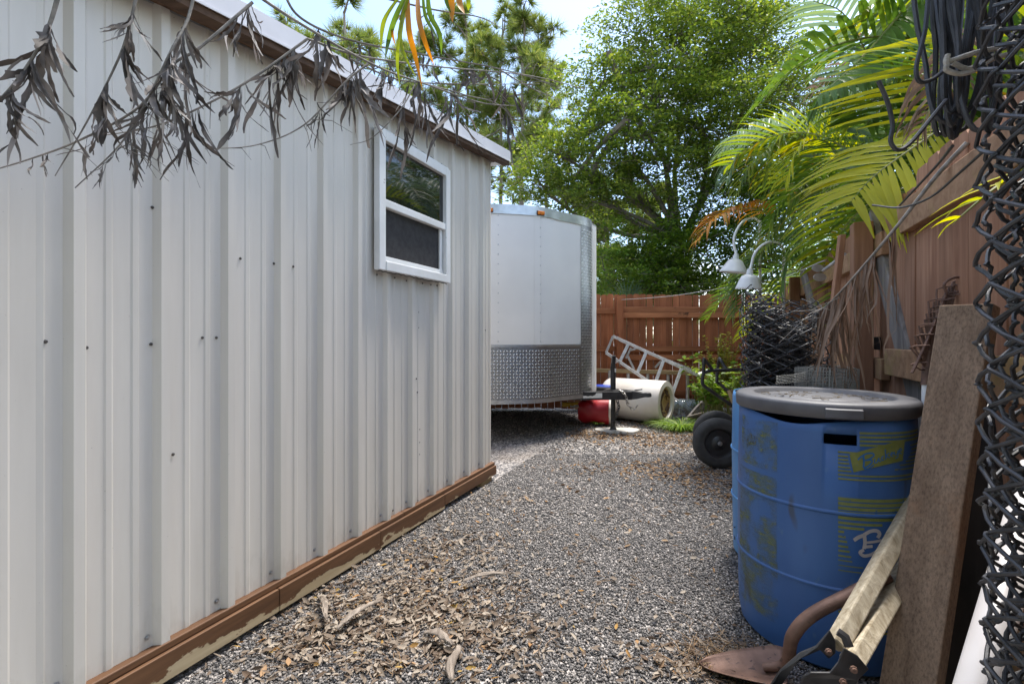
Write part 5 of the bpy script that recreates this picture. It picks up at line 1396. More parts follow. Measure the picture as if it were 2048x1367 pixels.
# curved digging shells below the clamps
for (px, py, dd) in ((1585, 1365, 1.27), (1668, 1400, 1.21)):
    c = P(px, py, dd); V = []; F = []; n = 10
    for j in range(5):
        z = c.z - .02 - (c.z - .02) * j / 4.0 * .92
        for k in range(n + 1):
            a = pi * .95 + pi * 1.1 * k / n; r = .062 * (1 - .25 * (j / 4) ** 2)
            V.append(Vector((c.x + cos(a) * r, c.y + sin(a) * r + .02, z)))
    for j in range(4):
        for k in range(n): F.append((j * (n + 1) + k, j * (n + 1) + k + 1, (j + 1) * (n + 1) + k + 1, (j + 1) * (n + 1) + k))
    o = G().add(V, F).build('shell', M['steel_black'], dig, smooth=True); sm = o.modifiers.new('gauge', 'SOLIDIFY'); sm.thickness = .003
for (x, y, d) in ((1657, 1302, 1.235), (1707, 1337, 1.175), (1686, 1362, 1.175)):
    G().lathe([(.009, 0), (.009, .004), (.006, .005), (.006, .010), (.001, .010)], P(x, y, d), (-.3, -.9, .1), n=8).build('bolt', M['rust_dark'], dig)
g = G(); g.tube([P(1676, 1262, 1.26), P(1690, 1272, 1.25), P(1698, 1292, 1.24)], .012, 6); g.build('pivot', M['steel_black'], dig, smooth=True)

shovel = thing('rusty_shovel', 'rusty round-point shovel lying flat on the gravel in front of the drum', 'shovel', P(1500, 1290, 1.62))
# blade: dished sheet between the tip (left) and the socket (right)
tipp = Vector((.655, 1.60, .012)); sock = Vector((.91, 1.47, .075)); ax_ = (sock - tipp).normalized(); lat_ = ax_.cross(Vector((0, 0, 1))).normalized(); up_ = lat_.cross(ax_)
V = []; F = []; n, m = 14, 12
for i in range(n + 1):
    u = i / n; w = .112 * (u ** .55) * (1 - .10 * max(0, u - .8) * 5) if u < .97 else .092
    for j in range(m + 1):
        s = -1 + 2 * j / m
        z = .030 * s * s * (0.4 + .6 * u) - .006 * (1 - s * s) * (1 - u) - .012
        V.append(tipp + ax_ * (.265 * u) + lat_ * (w * s) + up_ * (z + .012))
for i in range(n):
    for j in range(m):
        a = i * (m + 1) + j; F.append((a, a + 1, a + m + 2, a + m + 1))
o = G().add(V, F).build('blade', M['rust_dark'], shovel, smooth=True); sm = o.modifiers.new('gauge', 'SOLIDIFY'); sm.thickness = .0025
pts = bez([tipp + ax_ * .20 + up_ * .012, tipp + ax_ * .27 + up_ * .035, P(1585, 1272, 1.44), P(1622, 1230, 1.42), P(1700, 1188, 1.42), P(1775, 1150, 1.43)], 30)
G().tube(pts, [.012 + .007 * min(1, k / 8) for k in range(31)], 12).build('socket', M['rust_dark'], shovel, smooth=True)

rake = thing('leaf_rake', 'rusty leaf rake head with a white handle standing against the side fence', 'rake', P(1850, 1290, 1.62))
hub = P(1853, 755, 1.70)
G().tube([hub, P(1848, 1000, 1.64), Vector((P(1848, 1000, 1.64).x - .03, 1.60, .0))], .0135, 12).build('handle', M['white_enamel'], rake, smooth=True)
G().tube([P(1858, 700, 1.705), P(1852, 770, 1.695)], [.018, .016], 10).build('ferrule', M['rust_dark'], rake, smooth=True)
tops = []
for k in range(20):
    u = k / 19; e = P(1820 + 98 * u ** 1.3 + rnd.uniform(-3, 3), 722 - 165 * u ** .7 + rnd.uniform(-7, 7) - (26 if k in (9, 12) else 0), 1.70 + .02 * u)
    mid = hub.lerp(e, .6) + Vector((0, -.012, 0)); d = (e - hub).normalized()
    hook = e + Vector((.030, -.035, .008)) ; G().tube([hub + Vector((0, 0, .03)), mid, e, e + Vector((.012, -.012, .006)), hook], [.0034, .0034, .0032, .0028, .002], 5, cap=False).build('tine', M['rust_dark'], rake, smooth=True)
G().tube(bez([P(1824, 745, 1.675), P(1850, 690, 1.68), P(1893, 585, 1.70)], 10), .0052, 7).build('brace', M['rust_dark'], rake, smooth=True)
G().tube(bez([P(1893, 585, 1.69), P(1888, 568, 1.69), P(1905, 556, 1.69), P(1922, 554, 1.69)], 8), .0045, 7).build('brace_end', M['rust_dark'], rake, smooth=True)

# ------------------------------------------------------------------ boards and posts by the side fence
a, b_ = P(1740, 440, 2.62), P(1838, 800, 2.06)
d = (b_ - a).normalized(); b_ = a + d * (a.z / -d.z)
lean_box(b_, a, DV * 1.0 + Vector((0, 0, .3)), .165, .032, 'weathered_board', M['grey_wood'], 'long weathered grey board leaning slantwise against the side fence', 'board', .006)
a, b_ = P(1684, 470, 2.86), P(1655, 720, 2.95)
d = (b_ - a).normalized(); b_ = a + d * (a.z / -d.z)
lean_box(b_, a, DV, .085, .03, 'leaning_plank', M['side_fence'], 'reddish plank leaning beside the fence post', 'board', .004)
a, b_ = P(1605, 540, 3.9), P(1648, 700, 3.6)
d = (b_ - a).normalized(); b_ = a + d * (a.z / -d.z)
lean_box(b_, a, DV, .14, .03, 'leaning_board', M['grey_wood'], 'dark grey weathered board leaning beyond the fence post', 'board', .005)
hs = thing('metal_spade', 'small grey metal paddle on a pipe hooked on the side fence', 'tool', P(1650, 545, 3.25))
G().tube([P(1690, 508, 3.15), P(1646, 541, 3.4)], .011, 10).build('pole', M['alu_pale'], hs, smooth=True)
for (cx_, cy_, s) in ((1636, 536, .045), (1640, 554, .05)):
    c = P(cx_, cy_, 3.42); out = [c + Vector((cos(2 * pi * k / 14) * s, 0, sin(2 * pi * k / 14) * s * .62)) for k in range(14)]
    G().prism(out, (0, .004, 0)).build('paddle', M['alu_pale'], hs)
box_ = G().obox(P(1752, 686, 2.52), DV * .03, QV * .015, (0, 0, .035)).build('outlet_box', M['black_plastic'], None, bevel=.004); tag(box_, 'small dark outlet box on the fence rail behind the dry frond', 'box')

# dead frond hanging across the side fence
rnd = random.Random(61)
df = thing('dead_frond', 'dead brown palm frond with long dry leaflets hanging along the side fence', 'palm leaf', P(1760, 480, 2.0))
rp = bez([P(1935, 285, 1.62), P(1870, 355, 1.70), P(1800, 445, 1.80), P(1720, 540, 1.95), P(1665, 600, 2.1), P(1635, 625, 2.2)], 40)
G().tube(rp, [.009 * (1 - .75 * k / 40) for k in range(41)], 7, cap=False).build('rachis', M['dead_stem'], df, smooth=True)
def hang(p, L, w, mat, parent, dx=0.0):
    n = 10; q = [Vector(p)]; d = Vector((dx + rnd.uniform(-.3, .3), rnd.uniform(-.25, .15), -1)).normalized(); sd = []; tw = rnd.uniform(0, pi); dt = rnd.uniform(-.2, .2)
    for j in range(n):
        q.append(q[-1] + d * L / n); d = (d + Vector((rnd.uniform(-1, 1) * .16, rnd.uniform(-1, 1) * .12, -.12 + (.12 * rnd.random() if j > 6 else 0)))).normalized()
        if j > 6 and rnd.random() < .4: d = (d + Vector((rnd.uniform(-.7, .7), rnd.uniform(-.3, .3), .2))).normalized()
    for j in range(n + 1): a_ = tw + dt * j; sd.append(Vector((cos(a_), sin(a_), 0)))
    G().strip(q, sd, [w * .5 * k for k in (.5, .8, 1, 1, .95, .9, .8, .65, .5, .3, .06)], .5, Vector((0, -1, 0))).build('leaflet', M[mat], parent, smooth=True)
for k in range(62):
    u = rnd.uniform(.42, .98); i = min(int(u * 40), 39); p = rp[i].lerp(rp[i + 1], u * 40 - i)
    hang(p, rnd.uniform(.18, .52) * (1 if u < .85 else .6), rnd.uniform(.008, .018), 'dead_brown', df, rnd.uniform(-.15, .1))
for k in range(7):
    i = rnd.randint(30, 39); p = rp[i]; G().tube([p, p + Vector((rnd.uniform(-.15, .05), 0, rnd.uniform(-.08, .02))), p + Vector((rnd.uniform(-.3, 0), .02, rnd.uniform(-.2, 0)))], [.0022, .0018, .0008], 5, cap=False).build('twig', M['dead_stem'], df)

# ------------------------------------------------------------------ lamps
def lamp(label, cxp, cyp, d, r, tilt, arm_px, arm_d, pole_px):
    c = P(cxp, cyp, d); t = thing('gooseneck_lamp', label, 'lamp', (P(pole_px, 600, d + .1).x, d + .1, 0), 'white gooseneck lamps by the palms')
    ax = Vector(tilt).normalized()
    sh = G().lathe([(.028, .125), (.058, .112), (.074, .085), (r * .93, .016), (r, 0)], c, ax, n=32).build('shade', M['white_enamel'], t, smooth=True, sharp=60)
    sm = sh.modifiers.new('gauge', 'SOLIDIFY'); sm.thickness = .002
    G().lathe([(.001, .175), (.019, .175), (.021, .16), (.025, .155), (.028, .12), (.030, .108)], c, ax, n=20).build('socket', M['white_enamel'], t, smooth=True, sharp=50)
    G().lathe([(.0001, .0), (.02, .012), (.028, .035), (.022, .06), (.012, .09)], c, ax, n=16).build('bulb', M['paper'], sh, smooth=True)
    pts = bez([c + ax * .17] + [P(x, y, z) for (x, y), z in zip(arm_px, arm_d)], 26)
    G().tube(pts, .0115, 10).build('arm', M['white_enamel'], t, smooth=True)
    e = pts[-1]
    G().tube([(e.x, e.y, e.z + .02), (e.x, e.y, 0)], .014, 10).build('pole', M['white_enamel'], t, smooth=True)
lamp('white gooseneck lamp, the higher one to the left in front of the palms', 1467, 545, 4.3, .125, (.10, -.12, 1), [(1468, 490), (1469, 472), (1477, 454), (1490, 440), (1508, 436), (1520, 445)], [4.3, 4.3, 4.32, 4.4, 4.75, 5.0], 1530)
lamp('white gooseneck lamp, the lower one to the right touching the mesh roll', 1497, 578, 3.95, .105, (.02, -.12, 1), [(1503, 530), (1508, 510), (1520, 494), (1538, 484), (1558, 486), (1568, 500)], [3.95, 3.95, 3.97, 4.0, 4.3, 4.6], 1568)
ln = G().tube(bez([P(1243, 599, 7.26), P(1330, 593, 6.5), P(1420, 580, 5.6), P(1500, 567, 4.8), P(1568, 553, 4.05), P(1650, 520, 3.0)], 40), .0035, 5)
tag(ln.build('line_cord', M['grey_cord'], None, smooth=True, loc=P(1243, 599, 7.26)), 'thin grey cord strung from the back fence post towards the lamps', 'cord')

# ------------------------------------------------------------------ back corner: ladders, drums, jug, weeds
lad = thing('step_ladder', 'aluminium stepladder tipped against the back fence behind the trailer jack', 'ladder', P(1370, 815, 6.7))
lt = [P(1226, 672, 7.2), P(1212, 705, 7.15)]; lb = [P(1400, 752, 6.75), P(1385, 822, 6.55)]
ra = G().beam(lt[0], lb[0], .026, .044).build('side_rail', M['alu_pale'], lad, bevel=.004)
rb = G().beam(lt[1], lb[1], .026, .044).build('side_rail', M['alu_pale'], lad, bevel=.004)
G().beam(lt[0], lt[1], .02, .03).build('top_cap', M['alu_pale'], lad)
for u, v in ((.19, .17), (.40, .38), (.60, .58), (.80, .77)):
    G().beam(lt[0].lerp(lb[0], u), lt[1].lerp(lb[1], v), .045, .026, up=(0, -1, .3)).build('rung', M['alu_pale'], lad, bevel=.003)
for (p0, p1) in ((P(1238, 680, 7.28), P(1396, 744, 6.9)), (P(1262, 700, 7.2), P(1278, 694, 7.2)), (P(1255, 710, 7.2), P(1268, 738, 7.15)), (P(1262, 695, 7.2), P(1252, 716, 7.2)), (P(1310, 735, 7.05), P(1322, 722, 7.05))):
    G().beam(p0, p1, .015, .028).build('rear_brace', M['alu_pale'], lad)
wl_ = thing('side_lying_ladder', 'long ladder on its edge along the foot of the back fence, pale wooden rail', 'ladder', (2.0, 7.2, 0))
G().beam(P(1150, 739, 7.25), P(1400, 746, 7.1), .05, .062).build('side_rail', M['new_wood'], wl_, bevel=.006)
G().beam(Vector((P(1150, 739, 7.25).x, 7.25, .05)), Vector((P(1400, 746, 7.1).x, 7.1, .05)), .05, .062).build('side_rail', M['new_wood'], wl_, bevel=.006)
for x in (1182, 1220, 1257, 1296, 1337, 1376):
    p = P(x, 745, 7.17); G().tube([(p.x, 7.19, .06), (p.x, 7.19, .64)], .026, 10).build('rung', M['alu_pale'], wl_, smooth=True)

wd = thing('white_drum', 'stained white plastic drum lying on its side behind the trailer tongue', 'drum', P(1280, 845, 6.35))
ax2 = Vector((.76, -.65, 0)).normalized(); c2 = P(1272, 806, 6.42); c2.z = .288
bd = G().lathe([(.0001, -.44), (.20, -.44), (.262, -.425), (.285, -.38), (.287, .40), (.280, .435), (.215, .44), (.205, .40)], c2, ax2, n=44).build('body', M['off_white_plastic'], wd, smooth=True, sharp=50)
G().lathe([(.205, .405), (.12, .395), (.0001, .385)], c2, ax2, n=32).build('stained_end', M['stain_foam'], wd, smooth=True)
g = G()
for k in range(18):
    a = rnd.uniform(0, 2 * pi); r = rnd.uniform(.10, .20); u = ax2.orthogonal().normalized(); w = ax2.cross(u); c = c2 + ax2 * .41 + (u * cos(a) + w * sin(a)) * r
    g.obox(c, (u * -sin(a) + w * cos(a)) * .05, (u * cos(a) + w * sin(a)) * .012, ax2 * .006)
g.build('rim_crust', M['rust_dark'], wd)
jg = thing('water_jug', 'clear ribbed water jug lying between the white drum and the weeds', 'jug', P(1362, 830, 6.7))
cj = P(1340, 815, 6.72); cj.z = .135; axj = Vector((.97, -.24, 0)).normalized()
G().lathe([(.0001, 0), (.11, 0), (.128, .02), (.13, .10), (.122, .115), (.13, .13), (.13, .20), (.122, .215), (.13, .23), (.13, .33), (.10, .40), (.035, .44), (.03, .50), (.0001, .50)], cj, axj, n=36).build('body', M['jug'], jg, smooth=True, sharp=50)
G().lathe([(.034, .47), (.034, .51), (.0001, .512)], cj, axj, n=20).build('cap', M['blue_lid'], jg)

red = thing('red_container', 'dented red plastic container with a white end lying under the trailer tongue', 'container', P(1195, 835, 6.2))
cr_ = P(1190, 815, 6.15); cr_.z = .17; axr = Vector((.96, -.2, -.02)).normalized()
V = []; F = []; n, m = 12, 20
for i in range(n + 1):
    u = i / n
    for j in range(m):
        a = 2 * pi * j / m; r = .165 * (1 - .35 * (1 - min(1, u * 4)) ** 2); r *= 1 + .05 * sin(3 * a + u * 4) - .10 * math.exp(-((u - .45) / .12) ** 2) * max(0, sin(a + 1.2))
        x_ = cos(a) * abs(cos(a)) ** -.25 * r if abs(cos(a)) > .01 else 0
        z_ = sin(a) * abs(sin(a)) ** -.25 * r if abs(sin(a)) > .01 else 0
        V.append(cr_ + axr * (-.22 + .40 * u) + axr.cross(Vector((0, 0, 1))) * x_ + Vector((0, 0, z_)))
for i in range(n):
    for j in range(m): l = (j + 1) % m; F.append((i * m + j, i * m + l, (i + 1) * m + l, (i + 1) * m + j))
F.append(tuple(range(m))[::-1])
G().add(V, F).build('body', M['red_plastic'], red, smooth=True)
G().lathe([(.165, 0), (.170, .01), (.168, .05), (.10, .06), (.0001, .06)], cr_ + axr * .178, axr, n=28).build('end_cap', M['off_white_plastic'], red, smooth=True, sharp=40)
bk = thing('lidded_bucket', 'black bucket with a bright blue lid behind the trailer tongue', 'bucket', (1.30, 6.45, 0))
G().lathe([(.10, 0), (.105, .005), (.125, .40), (.0001, .40)], (1.30, 6.45, 0), n=30).build('body', M['black_plastic'], bk, smooth=True, sharp=40)
G().lathe([(.138, .40), (.142, .41), (.140, .475), (.130, .485), (.0001, .487)], (1.30, 6.45, 0), n=36).build('lid', M['blue_lid'], bk, smooth=True, sharp=40)

# wheelbarrow parts: two tyres, bent black tube frame, wooden shafts
wb = thing('wheelbarrow', 'upended black tube-framed cart on two fat tyres beside the blue drum', 'wheelbarrow', P(1437, 935, 4.1))
def cart_wheel(c, ax, r):
    t_ = G(); pr = [(r * .60, -.040), (r * .78, -.048), (r * .93, -.036), (r, -.012), (r, .012), (r * .93, .036), (r * .78, .048), (r * .60, .040), (r * .57, 0), (r * .60, -.040)]
    w_ = t_.lathe(pr, c, ax, n=44).build('wheel', M['black_rubber'], wb, smooth=True)
    G().lathe([(r * .61, .036), (r * .55, .030), (r * .50, .010), (r * .28, .014), (r * .16, .034), (r * .10, .036), (.0001, .036)], c, ax, n=32).build('rim', M['black_plastic'], w_, smooth=True, sharp=30)
    G().lathe([(r * .09, .036), (r * .09, .046), (r * .05, .048), (r * .05, .056), (.0001, .056)], c, ax, n=12).build('hub_nut', M['zinc'], w_, smooth=True, sharp=30)
cw = P(1437, 885, 4.08); cw.z = .218
axw = Vector((-.10, -.97, .06)).normalized()
cart_wheel(cw, axw, .222)
cart_wheel(cw + Vector((.16, .40, .0)), axw, .222)
G().tube([cw, cw + Vector((.16, .40, 0))], .009, 8).build('axle', M['zinc'], wb, smooth=True)
def tube_px(pix, ds, r, name): G().tube(bez([P(x, y, z) for (x, y), z in zip(pix, ds)], 36), r, 9).build(name, M['black_paint'], wb, smooth=True)
tube_px([(1500, 731), (1495, 737), (1470, 739), (1430, 740), (1410, 744), (1406, 752), (1405, 766), (1412, 774), (1440, 794), (1470, 815), (1480, 830)], [4.35, 4.32, 4.3, 4.3, 4.3, 4.3, 4.3, 4.3, 4.28, 4.25, 4.2], .016, 'frame_tube')
tube_px([(1407, 752), (1408, 720), (1411, 722), (1426, 740)], [4.3, 4.3, 4.3, 4.3], .015, 'brace_tube')
tube_px([(1452, 738), (1441, 719), (1438, 719), (1435, 742), (1434, 762), (1440, 768), (1465, 788), (1482, 804)], [4.4, 4.45, 4.5, 4.55, 4.55, 4.55, 4.5, 4.45], .015, 'brace_tube')
for (a, b_) in ((P(1506, 738, 4.2), P(1473, 862, 4.05)), (P(1460, 780, 4.45), P(1490, 860, 4.3))):
    G().beam(a, b_, .045, .04).build('wooden_shaft', M['grey_wood'] if a.x < 2 else M['new_wood'], wb, bevel=.004)

# grey slatted panel lying in the weeds
sl_ = thing('slatted_panel', 'weathered grey slatted panel lying slanted in the weeds', 'panel', P(1390, 840, 6.2))
for k in range(7):
    o_ = Vector((.045 * k, .03 * k, 0)); G().beam(P(1368, 842, 6.2) + o_, P(1398, 812, 6.35) + o_ + Vector((.08, .1, .06)), .03, .008).build('slat', M['grey_wood'], sl_)
G().beam(P(1375, 833, 6.2), P(1375, 833, 6.2) + Vector((.32, .22, .02)), .03, .02).build('batten', M['grey_wood'], sl_)

# weeds
def weed(name, label, base, n, h, spread, leaf, mat, seed, per=16, cat='plant'):
    global rnd, rng
    rnd = random.Random(800 + seed); rng = np.random.default_rng(800 + seed)
    base = Vector(base); t = thing(name, label, cat, base); gs = G(); C = []; D = []
    for k in range(n):
        a = rnd.uniform(0, 2 * pi); e = base + Vector((cos(a) * spread * rnd.random(), sin(a) * spread * rnd.random() * .7, h * rnd.uniform(.5, 1.05)))
        b0 = base + Vector((rnd.uniform(-.1, .1), rnd.uniform(-.08, .08), 0))
        pts = bez([b0, b0.lerp(e, .5) + Vector((0, 0, .12 * h)), e], 8); gs.tube(pts, [.006 * (1 - .8 * i / 8) for i in range(9)], 4, cap=False)
        for j in range(per):
            u = rnd.uniform(.25, 1); i = min(int(u * 8), 7); p = pts[i].lerp(pts[i + 1], u * 8 - i); C.append(tuple(p)); D.append((rnd.gauss(0, 1), rnd.gauss(0, 1), rnd.uniform(-.3, .5)))
    C = np.array(C); D = np.array(D); L_ = leaf * rng.uniform(.5, 1.3, len(C))
    V, F = leaf_quads(C, D, np.array([0, 0, 1.]) + rng.normal(size=C.shape) * .4, L_, L_ * .48)
    gs.build('stems', M['palm_stem'], t); np_mesh('foliage', V, F, M[mat], t)
def grass(label, base, n, h, spread, seed, mat='weed', name='grass_clump'):
    global rnd
    rnd = random.Random(850 + seed); base = Vector(base); g = G()
    for k in range(n):
        a = rnd.uniform(0, 2 * pi); r = spread * .35 * rnd.random(); b0 = base + Vector((cos(a) * r, sin(a) * r * .6, -.01)); l = h * rnd.uniform(.6, 1.2); d = Vector((cos(a) * .8, sin(a) * .8, 1.1)).normalized(); q = [b0]
        for j in range(4): q.append(q[-1] + d * l / 4); d = (d + Vector((cos(a) * .25, sin(a) * .25, -.42))).normalized()
        sd = Vector((-sin(a), cos(a), 0)); g.strip(q, sd, [.0045, .0055, .0048, .003, .0004], .4, (0, 0, 1))
    tag(g.build(name, M[mat], None, loc=base), label, 'grass', None, 'stuff' if False else None)
weed('weed_shrub', 'bright leafy weed shrub between the jug and the cart frame', P(1425, 835, 6.0), 30, .62, .42, .085, 'weed', 1, 17)
weed('feathery_weed', 'tall feathery yellow-green weed rising against the back fence', (P(1445, 700, 6.9).x, 6.9, 0), 44, 1.2, .32, .048, 'weed_yellow', 2, 52)
weed('weed_shrub', 'low green weeds behind the cart under the palm fronds', P(1485, 830, 5.6), 24, .70, .30, .07, 'weed', 3, 14)
weed('leggy_weed', 'leggy green weed with spread leaves beside the ladder foot', (P(1395, 740, 6.6).x, 6.6, 0), 12, .95, .40, .11, 'weed', 4, 9)
grass('bright grass clump in front of the white drum end', P(1362, 860, 5.85), 330, .36, .62, 1)
grass('tiny green tuft beside the concrete pad under the trailer', P(1196, 846, 6.0), 40, .09, .18, 2)
pr_ = P(1410, 748, 6.3)
rnd = random.Random(91)
for (x, y, d, s, lb_) in ((1412, 742, 6.2, .16, 'crumpled white sheet caught on the weeds at the ladder end'), (1425, 768, 6.1, .12, 'white scrap lower in the weeds near the cart'), (1150, 812, 6.1, .10, 'white scrap on the ground left of the red container')):
    c = P(x, y, d); V = []; F = []
    for i in range(7):
        for j in range(5): V.append(c + Vector(((i - 3) * s / 5, (j - 2) * s / 7, .02 * rnd.uniform(-1, 1) + (i - 3) * .012 * (1 if y < 800 else .1))))
    for i in range(6):
        for j in range(4): F.append((i * 5 + j, i * 5 + j + 1, i * 5 + j + 6, i * 5 + j + 5))
    o = G().add(V, F).build('paper_scrap', M['paper'], None, smooth=True, loc=c); tag(o, lb_, 'litter')
yb = G().obox(P(1142, 808, 6.6), (.13, 0, 0), (0, .05, 0), (0, 0, .03)).build('yellow_block', plain('yellow_plastic', (.55, .36, .02), (.45, .28, .02), 8, .5), None, bevel=.01); tag(yb, 'low yellow block lying on the ground beneath the trailer nose', 'block')
# ------------------------------------------------------------------ gravel stones, dry leaves, needles
rng = np.random.default_rng(5); rnd = random.Random(5)
OCT = np.array([[1, 0, 0], [-1, 0, 0], [0, 1, 0], [0, -1, 0], [0, 0, 1], [0, 0, -1]], float)
OF = np.array([[0, 2, 4], [2, 1, 4], [1, 3, 4], [3, 0, 4], [2, 0, 5], [1, 2, 5], [3, 1, 5], [0, 3, 5]])
def tq_ok(X, Y):
    q = X * QV.x + Y * QV.y; return (q > QW + .045) & (q < QF - .02)
def stones(n, y0, y1, smin, smax, name):
    Y = y0 + (y1 - y0) * rng.random(n * 2); X = rng.uniform(-1.6, 4.2, n * 2)
    lim = np.abs(X) < Y * 1.22
    k = lim & (tq_ok(X, Y) | (Y > 5.0) & (X * QV.x + Y * QV.y < QF))
    k &= ~((X < -.1 + (Y - 3.8) * -2.2) & (Y > 3.75))
    X, Y = X[k][:n], Y[k][:n]; m = len(X)
    S = rng.uniform(smin, smax, (m, 1, 1)) * rng.uniform(.55, 1.25, (m, 1, 3)); S[:, :, 2] *= .72
    a = rng.uniform(0, 2 * pi, m); ca, sa = np.cos(a), np.sin(a)
    V = OCT[None] * (1 + rng.uniform(-.28, .28, (m, 6, 3))) + rng.uniform(-.25, .25, (m, 6, 3)) * .6
    V = V * S
    R = np.zeros((m, 3, 3)); R[:, 0, 0] = ca; R[:, 0, 1] = -sa; R[:, 1, 0] = sa; R[:, 1, 1] = ca; R[:, 2, 2] = 1
    V = np.einsum('mij,mkj->mki', R, V)
    Z = ground_z(X, Y) + rng.uniform(.0, .006, m)
    V += np.stack([X, Y, Z], -1)[:, None]
    F = (np.arange(m)[:, None, None] * 6 + OF[None]).reshape(-1, 3)
    tag(np_mesh(name, V.reshape(-1, 3), F, M['stone']), 'loose grey gravel covering the path', 'gravel', kind='stuff')
stones(105000, 1.25, 2.9, .0036, .0082, 'gravel')
stones(42000, 2.9, 4.6, .0060, .0105, 'gravel')
stones(15000, 4.6, 7.3, .010, .015, 'gravel')

def litter(name, label, spots, mat, lmin, lmax, cat='leaf litter'):
    Cs = []
    for (x, y, sx, sy, n) in spots:
        n = int(n * 1.3); c = np.stack([rng.normal(x, sx, n), rng.normal(y, sy, n)], -1); Cs.append(c)
    C = np.concatenate(Cs); q = C[:, 0] * QV.x + C[:, 1] * QV.y
    C = C[(q > QW + .05) & (q < QF - .03) & (C[:, 1] > 1.0)]
    n = len(C); Z = ground_z(C[:, 0], C[:, 1]) + rng.uniform(.006, .022, n)
    C3 = np.column_stack([C, Z]); a = rng.uniform(0, 2 * pi, n); D = np.column_stack([np.cos(a), np.sin(a), rng.normal(0, .22, n)])
    Nn = np.array([0, 0, 1.]) + rng.normal(size=(n, 3)) * .42
    L_ = rng.uniform(lmin, lmax, n)
    # five-point curled leaves: base, two mid pairs, tip
    D = unit(D); S = unit(np.cross(D, Nn)); N2 = np.cross(S, D); Wd = L_ * rng.uniform(.26, .5, n); cu = rng.uniform(-.12, .30, n)[:, None] * L_[:, None]
    L1 = L_[:, None]; W1 = Wd[:, None]
    b = C3; m1 = C3 + D * L1 * .33 - N2 * cu * .3; m2 = C3 + D * L1 * .68 - N2 * cu * .2; t = C3 + D * L1 + N2 * cu * .3
    V = np.stack([b, m1 - S * W1 * .46 + N2 * W1 * .25, m1, m1 + S * W1 * .46 + N2 * W1 * .25, m2 - S * W1 * .4 + N2 * W1 * .2, m2, m2 + S * W1 * .4 + N2 * W1 * .2, t], 1)
    F0 = np.array([[0, 2, 1], [0, 3, 2], [1, 2, 5], [1, 5, 4], [2, 3, 6], [2, 6, 5], [4, 5, 7], [5, 6, 7]])
    F = (np.arange(n)[:, None, None] * 8 + F0[None]).reshape(-1, 3)
    tag(np_mesh(name, V.reshape(-1, 3), F, mat), label, cat, kind='stuff')
def gp(x, y):
    d = CAM_H * FPX / (y - HORIZON); return (x - 1024) / FPX * d, d
sp = []
for (x, y, sx, sy, n) in ((760, 1180, .22, .13, 520), (700, 1240, .22, .12, 480), (880, 1230, .19, .12, 380), (960, 1260, .15, .09, 170), (800, 1310, .28, .09, 360), (640, 1290, .16, .08, 180), (900, 1090, .22, .18, 260), (860, 1120, .18, .15, 240), (1000, 1180, .25, .12, 90),
                         (960, 1010, .2, .2, 120), (1150, 1300, .35, .1, 70), (1200, 1150, .5, .3, 60), (1420, 1330, .16, .06, 160), (1500, 1367, .2, .06, 120), (1300, 1250, .4, .2, 40), (1100, 1100, .6, .4, 60)):
    X, Y = gp(x, y); sp.append((X, Y, sx, sy, n))
litter('leaf_litter', 'drift of pale dry leaves along the shed side of the path', sp, M['litter'], .012, .046)
sp = []
for (x, y, sx, sy, n) in ((1290, 872, .6, .16, 520), (1180, 868, .4, .14, 260), (1380, 890, .5, .2, 380), (1420, 950, .35, .16, 320), (1290, 930, .4, .12, 220), (1460, 985, .18, .25, 200), (1020, 900, .3, .2, 60), (1120, 840, .5, .3, 300), (1350, 850, .5, .2, 200), (1200, 990, .7, .5, 120)):
    X, Y = gp(x, y); sp.append((X, Y, sx, sy, n))
litter('leaf_litter', 'brown fallen leaves scattered across the gravel by the trailer jack', sp, M['litter_brown'], .022, .055)
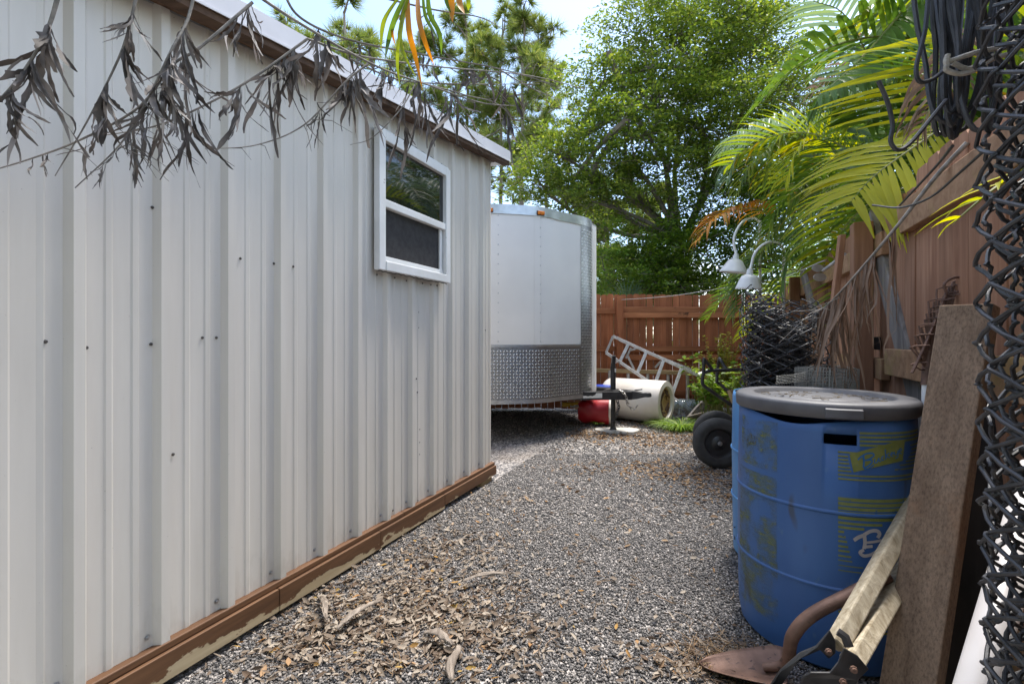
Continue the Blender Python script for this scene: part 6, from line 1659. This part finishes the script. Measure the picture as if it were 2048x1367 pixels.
# fallen pine needles and twigs
g = G()
for k in range(900):
    x, y = rnd.choice([(rnd.gauss(820, 170), rnd.gauss(1230, 80)), (rnd.uniform(500, 1500), rnd.uniform(960, 1360)), (rnd.gauss(1440, 50), rnd.gauss(1330, 25))])
    if y < 900: continue
    X, Y = gp(x, y)
    if not (QW + .06 < X * QV.x + Y * QV.y < QF - .05): continue
    a = rnd.uniform(0, pi); l = rnd.uniform(.03, .10); z = float(ground_z(X, Y)) + rnd.uniform(.010, .022); b_ = rnd.uniform(-.4, .4)
    p0 = Vector((X, Y, z)); p1 = p0 + Vector((cos(a), sin(a), rnd.uniform(-.05, .08))) * l * .5; p2 = p1 + Vector((cos(a + b_), sin(a + b_), rnd.uniform(-.08, .05))) * l * .5
    g.tube([p0, p1, p2], .0009, 3, cap=False)
tag(g.build('fallen_needles', M['litter_brown'], None), 'thin dry needles and twigs strewn over the gravel', 'needles', kind='stuff')
# pale curled pieces of palm sheath
SH = 'pale palm sheath pieces among the dry leaves'
def sheath(x0, y0, x1, y1, w, label, seed):
    w *= .6; x0, y0, x1, y1 = x0 - (x1 - x0) * .3, y0 - (y1 - y0) * .3, x1 + (x1 - x0) * .3, y1 + (y1 - y0) * .3
    r_ = random.Random(seed); X0, Y0 = gp(x0, y0); X1, Y1 = gp(x1, y1); a = Vector((X0, Y0, .02)); b_ = Vector((X1, Y1, .02)); d = (b_ - a); L_ = d.length; d.normalize(); s = Vector((-d.y, d.x, 0)); V = []; F = []
    n, m = 14, 6
    for i in range(n + 1):
        u = i / n; ww = w * (sin(pi * min(1, .08 + u * .92)) ** .7) * (1 + .15 * r_.uniform(-1, 1)) + .002
        for j in range(m + 1):
            v = -1 + 2 * j / m; V.append(a + d * L_ * u + s * (ww * v * .5 + .01 * sin(5 * u)) + Vector((0, 0, .010 + .012 * sin(pi * u) + ww * .22 * (1 - v * v) + .004 * r_.uniform(-1, 1))))
    for i in range(n):
        for j in range(m): q = i * (m + 1) + j; F.append((q, q + 1, q + m + 2, q + m + 1))
    o = G().add(V, F).build('palm_sheath', M['sheath'], None, smooth=True, loc=a); tag(o, label, 'debris', SH); sm = o.modifiers.new('gauge', 'SOLIDIFY'); sm.thickness = .002
sheath(690, 1262, 745, 1222, .045, 'long pale sheath piece lying near the shed skirt', 1)
sheath(945, 1172, 1008, 1160, .040, 'pale curled sheath piece right of the leaf drift', 2)
sheath(905, 1365, 912, 1320, .050, 'pale sheath piece at the bottom middle of the gravel', 3)
sheath(860, 1285, 900, 1298, .055, 'ribbed curled sheath piece in the middle of the leaf drift', 4)
sheath(640, 1215, 655, 1245, .04, 'dark curled sheath piece close to the skirt board', 5)
